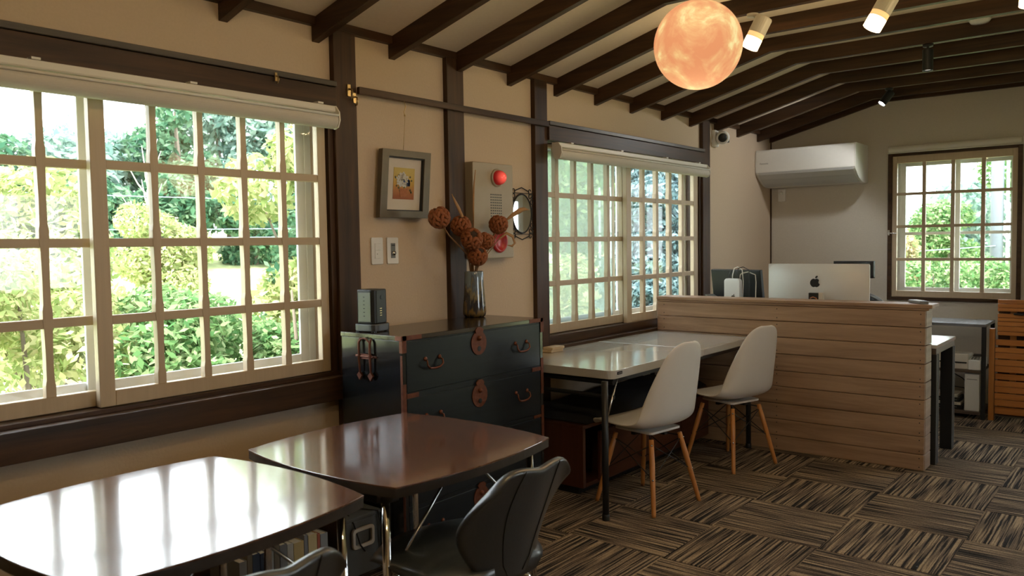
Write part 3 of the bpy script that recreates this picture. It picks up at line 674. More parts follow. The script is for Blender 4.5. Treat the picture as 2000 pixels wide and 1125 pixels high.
# ---- desk behind the partition
LD = (1.0, 5.6, 0)
t = thing('office_desk', 'desk with white top and black channel legs behind the plank partition', 'desk', LD)
MB(LD).box(.10, 1.858, 5.326, 5.868, .708, .731).build('desk_top', 'white_laminate', t, bevel=.002)
m = MB(LD).box(.10, 1.853, 5.330, 5.864, .672, .7075); m.build('apron', plain('brown_grey_edge', L(.10, .075, .055), .4), t, bevel=.003)
for y0, y1 in ((5.335, 5.40), (5.80, 5.864)):
    for x0, x1 in ((1.785, 1.853), (.11, .17)):
        g = MB(LD).box(x0, x1, y0, y1, 0, .6715).build('leg', 'black_metal', t, bevel=.002)
        MB(LD).box(x1+.0005, x1+.004, y0+.004, y0+.016, .004, .67).box(x1+.0005, x1+.004, y1-.016, y1-.004, .004, .67).build('edge_strip', 'grey_plastic', g)

# ================================================================== things on the walls
RX = Matrix(((0, 0, 1), (0, 1, 0), (-1, 0, 0)))      # lathe axis -> +X
RY = Matrix(((1, 0, 0), (0, 0, -1), (0, 1, 0)))      # lathe axis -> -Y
# ---- roller blinds
def blind_left(y0, y1, zt, label, marks):
    Lb = (.05, (y0+y1)/2, zt-.10)
    t = thing('roller_blind', label, 'roller blind', Lb, 0, 'rolled-up roller blinds above the windows')
    MB(Lb).prism([(.0505, zt-.030), (.092, zt-.030), (.096, zt-.024), (.096, zt-.002), (.0505, zt)], y0+.004, y1-.004, 'Y').build('head_rail', 'blind_rail', t, bevel=.0015, seg=1)
    c = [(.083+.036*math.cos(a), zt-.066+.034*math.sin(a)) for a in arr(28, lambda k: 2*math.pi*k/28)]
    MB(Lb).prism(c, y0+.012, y1-.012, 'Y').build('fabric_roll', 'blind', t, smooth=False)
    MB(Lb).path([(.118, y0+.012, zt-.044), (.118, y1-.012, zt-.044)], .006, 8).build('bottom_bar', 'blind_rail', t, smooth=True)
    for y in (y0+.002, y1-.009):
        MB(Lb).prism([(.0505, zt-.001), (.094, zt-.001), (.118, zt-.03), (.121, zt-.066), (.108, zt-.095), (.085, zt-.103), (.062, zt-.09), (.0505, zt-.05)], y, y+.007, 'Y').build('end_bracket', 'blind_rail', t)
    for y in marks: MB(Lb).box(.06, .094, y-.014, y+.014, zt+.0005, zt+.008).build('clip', 'clear_plastic', t)
    return t
blind_left(.36, 2.285, 1.985, 'rolled-up white roller blind above the big left window', (.72, 1.08, 1.62, 2.20))
blind_left(3.925, 5.930, 1.975, 'rolled-up white roller blind above the window over the folding table', (4.08, 4.66, 5.28, 5.80))
Lb = (1.53, 7.43, 2.09); t = thing('roller_blind', 'rolled-up white roller blind above the window of the far wall', 'roller blind', Lb, 0, 'rolled-up roller blinds above the windows')
c = [(7.414+.028*math.cos(a), 2.125+.027*math.sin(a)) for a in arr(24, lambda k: 2*math.pi*k/24)]
MB(Lb).prism(c, 1.055, 2.02, 'X').build('fabric_roll', 'blind_rail', t)
MB(Lb).box(1.05, 2.025, 7.443, 7.4685, 2.098, 2.150).build('head_rail', 'blind_rail', t, bevel=.002)
MB(Lb).path([(1.055, 7.402, 2.096), (2.02, 7.402, 2.096)], .006, 8).build('bottom_bar', 'blind_rail', t, smooth=True)
for x in (1.046, 2.023): MB(Lb).box(x, x+.006, 7.39, 7.4685, 2.093, 2.153).build('end_bracket', 'cream_plastic', t)
# ---- curtain hooks on the header and the post
def hook(y, z, x, label, s=1):
    Lh = (x, y, z); t = thing('rail_hook', label, 'hook', Lh, 0, 'small metal hooks on the beams')
    MB().box(0.0, .004*s, -.006*s, .006*s, -.018*s, .018*s).build('hook_plate', 'brass', t, bevel=.001, seg=1)
    MB().path([(.004*s, 0, .004*s), (.016*s, 0, .0), (.020*s, 0, -.012*s), (.014*s, 0, -.024*s), (.006*s, 0, -.026*s)], .0032*s, 6).build('hook_arm', 'brass', t, smooth=True)
hook(2.008, 2.074, .0505, 'small brass hook on the beam above the big left window')
hook(2.405, 2.076, .0305, 'larger brass hook high on the post beside the big left window', 1.5)
hook(2.437, 2.046, .0305, 'brass hook just under the larger one on the post beside the big left window', 1.3)
# ---- framed picture hung from the rail
LPp = (.035, 2.735, 1.67)
t = thing('framed_picture', 'small flower painting in a grey frame, hung on a wire from the rail', 'picture', LPp)
tl = math.radians(5)     # hangs slightly crooked
def rot(y, z): return (y*math.cos(tl)+z*math.sin(tl)*1.0, -y*math.sin(tl)*0 + z)
def quad(w_, h_, dy=0, dz=0): return [rot(a+dy, b+dz) for a, b in ((-w_/2, -h_/2), (w_/2, -h_/2), (w_/2, h_/2), (-w_/2, h_/2))]
MB().ring(quad(.322, .325), quad(.236, .258), -.018, .012, 'X').build('frame', plain('pewter_frame', L(.13, .115, .085), .4, .35, var=.08), t, bevel=.002)
MB().ring(quad(.236, .258), quad(.226, .248), -.018, .004, 'X').build('inner_lip', 'black_plastic', t)
MB().prism(quad(.2359, .2579), -.018, -.008, 'X').build('mat_board', plain('mat_board', L(.62, .56, .48), .9, var=.01), t)
def paintmat(name):
    m, N, K, P = newmat(name); P.inputs['Roughness'].default_value = .7
    tc = N.new('ShaderNodeTexCoord'); sp = N.new('ShaderNodeSeparateXYZ'); K.new(tc.outputs['Object'], sp.inputs[0])
    cr = N.new('ShaderNodeValToRGB'); mr = N.new('ShaderNodeMapRange'); mr.inputs[1].default_value = -.075; mr.inputs[2].default_value = .075; K.new(sp.outputs['Z'], mr.inputs[0])
    nz = N.new('ShaderNodeTexNoise'); nz.inputs['Scale'].default_value = 40; K.new(tc.outputs['Object'], nz.inputs['Vector'])
    ad = N.new('ShaderNodeMath'); ad.operation = 'MULTIPLY_ADD'; K.new(nz.outputs['Fac'], ad.inputs[0]); ad.inputs[1].default_value = .25; K.new(mr.outputs[0], ad.inputs[2])
    e = cr.color_ramp.elements; e[0].color = L(.30, .09, .03); e[0].position = .2; e[1].color = L(.55, .42, .12); e[1].position = 1.0
    q = e.new(.45); q.color = L(.42, .17, .05); q = e.new(.62); q.color = L(.50, .30, .05)
    K.new(ad.outputs[0], cr.inputs[0]); K.new(cr.outputs[0], P.inputs['Base Color']); return m
art = MB().prism(quad(.138, .152, .0, .004), -.0078, -.006, 'X').build('painting', paintmat('painted_ground'), t)
rnd = random.Random(3)
def dabs(name, pts, r, mat, x):
    q = MB()
    for y, z in pts:
        k = r*rnd.uniform(.7, 1.25); yy, zz = rot(y, z)
        q.prism([(yy+k*math.cos(a)*rnd.uniform(.75, 1.1), zz+k*math.sin(a)*rnd.uniform(.75, 1.1)) for a in arr(8, lambda i: 2*math.pi*i/8)], x, x+.0012, 'X')
    o = q.build(name, mat, art); o['kind'] = 'stuff'; return o
dabs('leaf_dab', [(rnd.gauss(0, .026), rnd.gauss(.016, .022)) for _ in range(40)], .006, plain('dark_green_paint', L(.10, .12, .06), .7), -.006)
dabs('white_dab', [(-.012+.040*math.cos(k*2.4)*math.sqrt(k/34), .022+.034*math.sin(k*2.4)*math.sqrt(k/34)) for k in range(34)], .0075, plain('white_paint', L(.62, .62, .58), .7, var=.12, scale=300), -.0052)
dabs('blue_dab', [(.030+rnd.gauss(0, .010), .006+rnd.gauss(0, .010)) for _ in range(16)], .006, plain('blue_paint', L(.05, .11, .32), .7, var=.2, scale=300), -.0044)
MB().prism([rot(a, b) for a, b in ((-.022, -.062), (.016, -.062), (.026, -.020), (-.030, -.020))], -.006, -.0045, 'X').build('painted_pot', plain('pot_paint', L(.36, .12, .04), .7, var=.2, scale=80), art)
MB().prism(quad(.235, .257), -.003, -.002, 'X').build('glass', glassmat('picture_glass'), t)
m = MB().path([(.012, -.006, .40), (.014, .0, .385), (.012, .006, .372), (.012, -.006, .345), (.012, 0, .33)], .0022, 6)
m.path([(.012, 0, .33), (.004, -.008, .165)], .0011, 5); m.ball((.012, 0, .33), .005, 6, 8)
m.build('hanging_wire', 'brass', t, smooth=True)
# ---- alarm panel
LA = (.035, 3.365, 1.555)
t = thing('alarm_panel', 'beige wall alarm panel with red lamp, speaker holes and red push button', 'alarm panel', LA)
mp_ = plain('beige_steel', L(.36, .31, .22), .45, var=.02)
MB().prism(rrect(.335, .515, .008, 4), -.031, .030, 'X').build('panel_box', mp_, t, bevel=.004)
m_red, N_, K_, P_ = newmat('red_lamp_lens'); P_.inputs['Base Color'].default_value = L(.30, .01, .01); P_.inputs['Roughness'].default_value = .15
_tc = N_.new('ShaderNodeTexCoord'); _ds = N_.new('ShaderNodeVectorMath'); _ds.operation = 'DISTANCE'; _ds.inputs[1].default_value = (.085, .022, .180); K_.new(_tc.outputs['Object'], _ds.inputs[0])   # the lit bulb behind the lens
_cr = N_.new('ShaderNodeValToRGB'); _cr.color_ramp.elements[0].position = .008; _cr.color_ramp.elements[0].color = L(1, .12, .08); _cr.color_ramp.elements[1].position = .045; _cr.color_ramp.elements[1].color = L(.10, .002, .002)
K_.new(_ds.outputs['Value'], _cr.inputs[0]); K_.new(_cr.outputs[0], P_.inputs['Emission Color']); P_.inputs['Emission Strength'].default_value = .9
MB().lathe([(.050, 0), (.050, .006), (.042, .010)], (.030, .028, .180), 28, RX).build('lamp_ring', mp_, t, smooth=True)
MB().lathe([(.041, .010), (.040, .022), (.036, .036), (.026, .050), (.012, .058), (0, .060)], (.030, .028, .180), 28, RX).build('red_lamp', m_red, t, smooth=True)
m = MB()
for i in range(6):
    for j in range(11): m.box(.0292, .0306, -.022+.0166*i-.0045, -.022+.0166*i+.0045, .088-.0145*j-.0035, .088-.0145*j+.0035)
o = m.build('speaker_holes', 'black_plastic', t); o['kind'] = 'stuff'
m_btn = plain('red_button_plastic', L(.45, .02, .02), .35, var=.03)
MB().lathe([(.062, 0), (.064, .006), (.058, .014), (.048, .016), (.046, .010), (.0, .010)], (.030, .040, -.165), 30, RX).build('push_button', m_btn, t, smooth=True)
MB().lathe([(.012, 0), (.014, .010), (.011, .018), (0, .020)], (.030, .0, -.088), 16, RX).build('pilot_light', m_btn, t, smooth=True)
MB().box(.030, .032, .018, .068, -.104, -.094).build('name_strip', 'white_plastic', t)
# ---- wrought-iron mirror
LM = (.004, 3.676, 1.548)
t = thing('iron_mirror', 'small oval mirror in a scrolled wrought-iron frame beside the alarm panel', 'mirror', LM)
el = lambda a, ry, rz: (ry*math.cos(a), rz*math.sin(a))
MB().prism([el(2*math.pi*k/40, .086, .110) for k in range(40)], .006, .010, 'X').build('mirror_glass', 'mirror', t)
MB().path([(.009, *el(2*math.pi*k/40, .088, .112)) for k in range(40)], .005, 8, True).build('oval_rim', 'iron', t, smooth=True)
m = MB()
m.path([(.008, -.098, -.118), (.008, .098, -.118), (.008, .098, .118), (.008, -.098, .118)], .0032, 6, True)
def scroll(cy, cz, sy, sz):
    m.path([(.010, cy+sy*(.006+.0026*k*.9)*math.cos(k*.8), cz+sz*(.006+.0026*k*.9)*math.sin(k*.8)) for k in range(9)], .0030, 6)
for sz in (-1, 1):
    m.path([(.009, -.070, sz*.128), (.009, 0, sz*.150), (.009, .070, sz*.128)], .0032, 6)
    for sy in (-1, 1): scroll(sy*.078, sz*.130, sy, sz); scroll(sy*.080, sz*.098, sy, -sz); scroll(sy*.094, sz*.066, sy, -sz)
split(m, 'scroll', 'iron', t, smooth=True)
# ---- switches
def switch(y, label, dial):
    t = thing('wall_switch', label, 'switch', (.0005, y, 1.35), 0, 'switch plates beside the big left window')
    MB().prism(rrect(.072, .128, .006, 3), 0, .008, 'X').build('cover_plate', 'white_plastic', t, bevel=.002)
    if dial:
        MB().box(.008, .0095, -.014, .014, -.036, .036).build('insert', 'grey_plastic', t)
        MB().lathe([(.011, 0), (.010, .010), (0, .011)], (.0095, 0, -.012), 14, RX).build('dial', 'steel', t, smooth=True)
        MB().box(.0095, .011, -.010, .010, .024, .028).build('slot', 'black_plastic', t)
    else:
        for a, b in ((.004, .036), (-.036, .002)): MB().box(.008, .011, -.017, .017, a, b).build('rocker', 'white_plastic', t, bevel=.001, seg=1)
        MB().box(.0112, .0118, -.006, -.002, -.016, -.013).build('indicator', 'black_plastic', t)
switch(2.574, 'white two-rocker switch plate beside the post of the big left window', False)
switch(2.673, 'white dimmer switch plate with grey dial below the picture', True)

# ================================================================== things on the chest
m_vase = None
def vasemat():
    m, N, K, P = newmat('glazed_stoneware'); P.inputs['Roughness'].default_value = .12; P.inputs['Coat Weight'].default_value = .5
    tc = N.new('ShaderNodeTexCoord'); mp = N.new('ShaderNodeMapping'); mp.inputs['Scale'].default_value = (22, 22, 5); K.new(tc.outputs['Object'], mp.inputs[0])
    nz = N.new('ShaderNodeTexNoise'); nz.inputs['Scale'].default_value = 1.6; nz.inputs['Detail'].default_value = 5; K.new(mp.outputs[0], nz.inputs['Vector'])
    sp = N.new('ShaderNodeSeparateXYZ'); K.new(tc.outputs['Object'], sp.inputs[0])
    ma = N.new('ShaderNodeMath'); ma.operation = 'MULTIPLY_ADD'; K.new(sp.outputs['Z'], ma.inputs[0]); ma.inputs[1].default_value = 2.6; K.new(nz.outputs['Fac'], ma.inputs[2])
    cr = N.new('ShaderNodeValToRGB'); e = cr.color_ramp.elements; e[0].position = .42; e[0].color = L(.035, .035, .03); e[1].position = 1.12; e[1].color = L(.16, .22, .27)
    for p, c in ((.58, L(.16, .10, .03)), (.66, L(.03, .03, .035)), (.78, L(.02, .025, .04)), (.86, L(.24, .21, .12)), (.94, L(.10, .13, .17))): q = e.new(p); q.color = c
    K.new(ma.outputs[0], cr.inputs[0]); K.new(cr.outputs[0], P.inputs['Base Color']); return m
VX, VY = .135, 3.115
t = thing('stoneware_vase', 'dark blue and ochre glazed vase at the back of the chest', 'vase', (VX, VY, 1.0))
pr = [(.046, .0), (.054, .004), (.060, .016), (.061, .030), (.057, .075), (.053, .13), (.050, .19), (.049, .232), (.0475, .236), (.0455, .232), (.047, .19), (.050, .12), (.052, .03), (.0, .022)]
MB().lathe(pr, (0, 0, 0), 40).build('vase_body', vasemat(), t, smooth=True)
m_fl = plain('dried_bract', L(.24, .075, .022), .75, var=.25, scale=90, bump=.3)
m_core = plain('dried_core', L(.04, .022, .014), .9, var=.2, scale=200, bump=.5)
m_stem = plain('dried_stem', L(.20, .10, .035), .7, var=.15, scale=60)
def flower(label, head, r, axis, stem, loop=False):
    t = thing('dried_flower', label, 'dried flower', (VX, VY, 1.03), 0, 'dried woven-looking flower heads in the vase')
    O = Vector((VX, VY, 1.03)); h = Vector(head)-O; ax = Vector(axis).normalized()
    q = MB(); q.path([Vector(p)-O for p in stem] + [h-ax*r*.7], [.004]+[.0042]*(len(stem)-1)+[.0034], 8); q.build('stem', m_stem, t, smooth=True)
    # overlapping bracts in rings around the axis
    q = MB(); e1 = ax.cross(Vector((0, 0, 1))); e1 = e1.normalized() if e1.length > .1 else Vector((1, 0, 0)); e2 = ax.cross(e1)
    rings = 6
    for i in range(rings):
        ph = -1.25 + 2.15*i/(rings-1); n = int(7+8*math.cos(ph))
        for k in range(n):
            a = 2*math.pi*(k+.5*(i % 2))/n
            d = (math.cos(a)*e1+math.sin(a)*e2); c = h + r*(math.cos(ph)*d + math.sin(ph)*ax)*.90
            tang = (-math.sin(ph)*d + math.cos(ph)*ax); side = ax.cross(d); R = Matrix((side, tang, math.cos(ph)*d+math.sin(ph)*ax)).transposed()
            tw = Matrix.Rotation(.55*(1 if k % 2 else -1), 3, 'Z'); pts = MB().ball((0, 0, 0), (r*.20, r*.36, r*.17), 5, 7)
            n0 = len(q.v); q.v += [tuple(c + R @ (tw @ Vector(p))) for p in pts.v]; q.f += [tuple(x+n0 for x in f) for f in pts.f]
    o = q.build('bracts', m_fl, t, smooth=True); o['kind'] = 'stuff'
    MB().ball(h+ax*r*.10, r*.80, 8, 12).build('core', m_core, t, smooth=True)
    return t
st = lambda *p: [(VX, VY, 1.10)] + list(p)
flower('dried flower head standing apart to the left on a long bent stem', (.20, 2.800, 1.505), .052, (-.1, -.35, .9), st((VX, VY-.012, 1.24), (.15, VY-.035, 1.30), (.16, 2.99, 1.36), (.185, 2.88, 1.42)))
flower('dried flower head at the back of the cluster, half hidden by its neighbour', (.10, 3.06, 1.470), .052, (.2, -.2, 1), st((VX-.01, VY-.008, 1.24), (.11, VY-.03, 1.36)))
flower('dried flower head with a dark open centre facing the room', (.20, 3.03, 1.402), .054, (.75, -.45, .55), st((VX+.008, VY-.012, 1.24), (.16, 3.075, 1.33)))
flower('dried flower head right of the open one, in front of the red button', (.14, 3.205, 1.392), .045, (.3, .3, .8), st((VX, VY+.012, 1.24), (.138, 3.16, 1.32)))
flower('highest right dried flower head, below the speaker holes', (.15, 3.30, 1.478), .050, (.1, .25, .95), st((VX+.006, VY+.016, 1.24), (.145, 3.19, 1.35), (.15, 3.26, 1.42)))
flower('lowest dried flower head, just over the vase mouth', (.19, 3.085, 1.315), .049, (.6, -.1, .6), st((VX+.012, VY, 1.24), (.16, 3.105, 1.275)))
def blade(label, pts, w_):
    t = thing('dried_leaf', label, 'dried leaf', (VX, VY, 1.03), 0, 'long dried leaves in the vase'); O = Vector((VX, VY, 1.03))
    P = []; pts = [Vector(p)-O for p in pts]; n = len(pts)
    stem_n = 3
    MB().path(pts[:stem_n], .0028, 6).build('stalk', m_stem, t, smooth=True)
    for i in range(stem_n-1, n):
        u = (i-stem_n+1)/(n-stem_n); ww = w_*math.sin(math.pi*min(1, .12+u*.86))
        d = (pts[min(i+1, n-1)]-pts[i-1]).normalized(); s_ = d.cross(Vector((1, 0, .2))).normalized()
        P.append([pts[i]-s_*ww, pts[i]+Vector((.004, 0, 0)), pts[i]+s_*ww])
    MB().grid(P).build('leaf_blade', plain('dried_leaf_tan', L(.36, .20, .08), .7, var=.12, scale=70), t, smooth=True, solid=.0012)
blade('pointed tan leaf standing up above the flower heads before the middle post', [(VX, VY, 1.08), (VX-.01, VY-.02, 1.25), (.11, 3.085, 1.47), (.11, 3.06, 1.52), (.11, 3.035, 1.56), (.11, 3.005, 1.60), (.11, 2.985, 1.63)], .012)
blade('thin dried leaf rising straight in front of the alarm panel edge', [(VX, VY, 1.08), (VX-.006, VY+.004, 1.25), (.12, 3.135, 1.50), (.12, 3.136, 1.56), (.12, 3.139, 1.62), (.12, 3.145, 1.69), (.12, 3.155, 1.76)], .007)
blade('curled pale leaf reaching right across the mirror', [(VX, VY, 1.08), (VX+.01, VY+.014, 1.25), (.15, 3.37, 1.505), (.16, 3.42, 1.535), (.17, 3.46, 1.555), (.17, 3.50, 1.565), (.165, 3.55, 1.560)], .014)
blade('brown leaf curling into a hook right of the flower heads', [(VX, VY, 1.08), (VX+.012, VY+.012, 1.25), (.15, 3.30, 1.40), (.155, 3.36, 1.432), (.16, 3.405, 1.415), (.16, 3.425, 1.378), (.155, 3.405, 1.362), (.15, 3.37, 1.368)], .010)
# ---- power tower
LT = (.205, 2.36, 1.0)
t = thing('power_tower', 'black upright tower power strip on the left end of the chest', 'power strip', LT, math.radians(8))
MB().prism(rrect(.125, .118, .03, 5), .003, .035).build('base', plain('dark_grey_plastic', L(.045, .05, .052), .35), t, bevel=.004)
MB().prism(rrect(.105, .098, .022, 5), .0352, .185).build('tower_body', 'black_plastic', t, bevel=.005)
MB().box(-.034, .036, -.0515, -.0492, .045, .172).build('socket_panel', plain('olive_grey_plastic', L(.10, .115, .085), .35, var=.02), t, bevel=.002)
m = MB()
for k in range(6): m.box(-.004, .004, -.0522, -.0512, .068+.0165*k, .0715+.0165*k)
o = m.build('socket_slots', 'black_plastic', t); o['kind'] = 'stuff'
m = MB()
for k in range(4): m.box(.0522, .0532, -.008, .004, .07+.010*k, .073+.010*k)
o = m.build('usb_ports', 'brass', t); o['kind'] = 'stuff'
MB().lathe([(.010, 0), (.010, .002), (0, .0025)], (.052, .004, .150), 14, RX).build('power_button', 'black_metal', t)
m = MB()
for sx in (-1, 1):
    for sy in (-1, 1): m.box(sx*.045-.008, sx*.045+.008, sy*.04-.008, sy*.04+.008, 0, .003)
split(m, 'rubber_foot', 'black_metal', t)
# ---- small wooden blocks by the folding table
for k, (z0, y0, x0, lb) in enumerate(((.738, 3.80, .075, 'pale wooden block lying on the folding table against the sill, under another'), (.7535, 3.805, .08, 'upper of two pale wooden blocks on the folding table by the sill'))):
    o = MB().box(-.035, .035, -.06, .06, 0, .015).build('wood_block', wood('pale_pine', L(.48, .36, .22), L(.60, .48, .32), 'Y', .6), None, bevel=.002); o.location = (x0+.04, y0+.02, z0); tag(o, lb, 'block', 'pale blocks by the sill')

# ================================================================== behind the partition
MAT['silver'] = plain('brushed_aluminium', L(.66, .67, .66), .36, .35, var=.01)
def apple(parent, mat, M_, h):
    """fruit-shaped emblem with a bite and a leaf, h tall, in the local XY plane of M_"""
    pts = []
    for k in range(48):
        a = 2*math.pi*k/48 + math.pi/2
        r = .46*(1 - .10*math.cos(2*a+math.pi)*.6); x, y = r*math.cos(a)*.96, r*math.sin(a)*1.0
        y -= .085*math.exp(-(x/.10)**2)*(1 if math.sin(a) > 0 else -.8)
        pts.append((x, y-.08))
    bite = (.50, .0, .21); out = []
    for x, y in pts:
        d = math.hypot(x-bite[0], y-bite[1])
        if d < bite[2]: k = bite[2]/d; x, y = bite[0]+(x-bite[0])*k, bite[1]+(y-bite[1])*k
        out.append((x*h, y*h))
    q = MB().prism(out, 0, .0012); q.prism([((.02+.22*a+b)*h, (.37+.22*a-b)*h) for a, b in ((0, 0), (.35, .065), (.8, .05), (1, 0), (.65, -.065), (.2, -.05))], 0, .0012)
    o = q.build('emblem', mat, parent); o.matrix_local = M_; return o
BK = lambda x, y, z: basis((1, 0, 0), (0, 0, 1), (0, -1, 0), (x, y, z))     # plate facing -Y
LI = (1.113, 5.44, .731)
t = thing('desktop_computer', 'silver all-in-one desktop computer seen from behind, over the partition', 'computer', LI)
P = []; nx, nz = 25, 13
m = MB(); z0, z1, hw_ = .085, .481, .33
for i in range(nz):
    row = []
    for j in range(nx):
        u, v = -1+2*j/(nx-1), -1+2*i/(nz-1); b = .040*(1-abs(u)**2.4)*(1-abs(v)**2.4)**.8
        row.append((u*hw_, -.006-b, (z0+z1)/2+v*(z1-z0)/2))
    P.append(row)
m.grid(P); m.build('back_shell', 'silver', t, smooth=True)
MB().prism(rrect(2*hw_, z1-z0, .012, 4, 0, (z0+z1)/2), -.0065, .004, 'Y').build('bezel', 'silver', t, bevel=.001, seg=1)
MB().prism(rrect(2*hw_-.02, z1-z0-.10, .004, 2, 0, (z0+z1)/2+.03), .0042, .006, 'Y').build('screen', 'black_plastic', t)
apple(t, 'black_plastic', BK(0.0, -.0465, .362), .070)
MB().prism([(-.09, 0), (.09, 0), (.09, .006), (-.09, .006)], -.085, .10, 'Y').build('stand_foot', 'silver', t, bevel=.002)
MB().obox((0, -.062, .10), (.15, .008, .205), Matrix.Rotation(-.18, 3, 'X')).build('stand_neck', 'silver', t, bevel=.002)
MB().box(-.032, .030, -.080, -.0475, .248, .292).build('cable_box', 'black_plastic', t, bevel=.003)
MB().box(.0305, .058, -.074, -.0465, .246, .294).build('adapter', 'cream_plastic', t, bevel=.003)
MB().path([(-.02, -.082, .256), (0, -.088, .266), (.02, -.086, .258), (.03, -.083, .235)], .004, 6).build('cord', plain('orange_cord', L(.45, .16, .05), .5), t, smooth=True)
# black monitor
LMo = (.46, 5.66, .731)
t = thing('monitor', 'black computer monitor tilted back at the window end of the desk', 'monitor', LMo, math.radians(-14))
Rm = Matrix.Rotation(.14, 3, 'X')
MB().obox((0, 0, .295), (.44, .030, .275), Rm).build('case', 'black_plastic', t, bevel=.004)
MB().obox((0, .017, .297), (.42, .002, .25), Rm).build('screen', 'black_metal', t)
MB().obox((0, -.03, .17), (.06, .03, .30), Matrix.Rotation(.05, 3, 'X')).build('stand_neck', 'black_plastic', t)
MB().prism(rrect(.24, .18, .03), .0, .012).build('stand_foot', 'black_plastic', t, bevel=.003)
MB().obox((-.17, -.05, .215), (.11, .10, .008), Matrix.Rotation(.5, 3, 'Y')).build('side_bracket', 'grey_plastic', t)
# small upright computer box
LQ = (.495, 5.50, .731)
t = thing('mini_computer', 'small silver computer box standing on edge before the black monitor', 'computer', LQ, math.radians(-6))
MB().prism(rrect(.125, .200, .022, 6, 0, .272), -.018, .018, 'Y').build('case', 'silver', t, bevel=.004)
apple(t, 'black_plastic', BK(.012, -.0182, .240), .036)
MB().box(-.05, .05, -.03, .03, .0, .020).box(-.03, .03, -.012, .012, .02, .1715).build('holder', 'black_plastic', t, bevel=.002)
m = MB()
def cable(pts, mat, label):
    t_ = MB(pts[0]).path([Vector(p) for p in pts], .0035, 6).build('cable', mat, None, smooth=True); t_.location = pts[0]; tag(t_, label, 'cable', 'cables on the computer box'); return t_
for k, (dx, h, mt, lb) in enumerate(((-.035, 1.165, 'black_plastic', 'short black plug cable at the left of the computer box'), (-.010, 1.185, 'white_plastic', 'white cable looping up from the computer box'), (.02, 1.185, 'black_plastic', 'black cable arching over the computer box to its right side'), (.048, 1.150, 'cream_plastic', 'cream cable coiled down the right side of the computer box'))):
    x0, y0 = .495+dx, 5.512
    cable([(x0, y0, 1.105), (x0, y0+.004, 1.13), (x0+.006, y0+.02, h-.01), (x0+.02+.01*k, y0+.026, h), (x0+.045+.02*k, y0+.02, h-.02), (x0+.06+.018*k, y0+.01, 1.08), (x0+.05+.02*k, y0+.012, .93), (x0+.04+.02*k, y0+.015, .80)], mt, lb)
# office chair
LO = (1.01, 6.35, 0)
t = thing('office_chair', 'black mesh office chair standing behind the desk', 'chair', LO)
P = [[(u*.235*(1-.12*v*v), .24+.05*u*u*-1+.03*v*v, .72+.225*v - .05*abs(u)**3*(1 if v > 0 else 0)) for u in [k/8-1 for k in range(17)]] for v in [k/7-1 for k in range(15)]]
mesh_m = plain('black_mesh_fabric', L(.035, .038, .04), .8, var=.3, scale=300, bump=.3)
MB().grid(P).build('backrest', mesh_m, t, smooth=True, solid=.012)
b_ = P[0]+[r[-1] for r in P[1:]]+P[-1][::-1][1:]+[r[0] for r in P[::-1][1:-1]]
MB().path([Vector(p) for p in b_], .016, 8, True).build('back_frame', 'grey_plastic', t, smooth=True)
P = [[(u*.15, .26-.03*u*u, 1.135+.066*v) for u in [k/6-1 for k in range(13)]] for v in [k/4-1 for k in range(9)]]
MB().grid(P).build('headrest', 'black_plastic', t, smooth=True, solid=.035)
MB().path([(0, .27, .93), (0, .285, 1.02), (0, .275, 1.10)], .014, 8).build('headrest_post', 'black_plastic', t, smooth=True)
MB().prism(rrect(.48, .46, .09, 6), .43, .50).build('seat', mesh_m, t, bevel=.02, seg=3)
MB().path([(0, .20, .44), (0, .28, .52), (0, .285, .75)], .022, 8).build('spine', 'black_plastic', t, smooth=True)
for s_ in (-1, 1): MB().path([(s_*.25, .12, .45), (s_*.28, .10, .66), (s_*.28, -.12, .665)], .016, 8).build('armrest', 'black_plastic', t, smooth=True)
MB().lathe([(.03, .06), (.03, .25), (.02, .26), (.02, .43)], (0, 0, 0), 14).build('gas_lift', 'black_metal', t, smooth=True)
for k in range(5):
    a = 2*math.pi*k/5+.3; c, s_ = math.cos(a), math.sin(a)
    g = MB().path([(.03*c, .03*s_, .095), (.30*c, .30*s_, .068)], [.022, .014], 8).build('base_spoke', 'black_plastic', t, smooth=True)
    MB().ball((.30*c, .30*s_, .028), (.024, .024, .028), 6, 10).build('caster', 'black_plastic', g, smooth=True)
# remote on the partition cap
t = thing('remote_control', 'grey remote control lying on the right end of the partition cap', 'remote', (1.775, 5.225, .9855), math.radians(-52))
MB().prism(rrect(.165, .052, .014, 5), 0, .018).build('case', 'grey_plastic', t, bevel=.004)
m_k = MB()
for i in range(5): 
    for j in (-1, 0, 1): m_k.box(-.055+.02*i, -.043+.02*i, j*.014-.004, j*.014+.004, .018, .0195)
o = m_k.build('keys', 'white_plastic', t); o['kind'] = 'stuff'
MB().box(.048, .074, -.018, .018, .018, .0188).build('display', 'black_plastic', t)

# ---- metal rack on the far wall
LR = (1.45, 7.0, 0)
t = thing('metal_rack', 'black metal rack with dark shelves under the far window', 'rack', LR)
for x in (1.02, 1.848):
    for y in (6.875, 7.262): MB(LR).box(x, x+.028, y, y+.028, 0, .70).build('post', 'black_metal', t)
MB(LR).box(1.02, 1.876, 6.875, 7.29, .7005, .722).build('shelf', plain('grey_shelf_top', L(.20, .21, .22), .25, .2), t, bevel=.002)
for z in (.372, .055):
    MB(LR).box(1.05, 1.846, 6.875, 7.288, z-.022, z).build('shelf', wood('brown_shelf', L(.06, .04, .03), L(.10, .07, .05), 'X', .5), t, bevel=.002)
LS = (1.66, 7.04, .3725)
t = thing('fax_machine', 'pale grey fax machine with small display on the middle shelf of the rack', 'fax machine', LS)
MB().prism([(-.15, 0), (.15, 0), (.15, .07), (.02, .115), (-.15, .115)], -.20, .10, 'X').build('body', 'cream_plastic', t, bevel=.004)
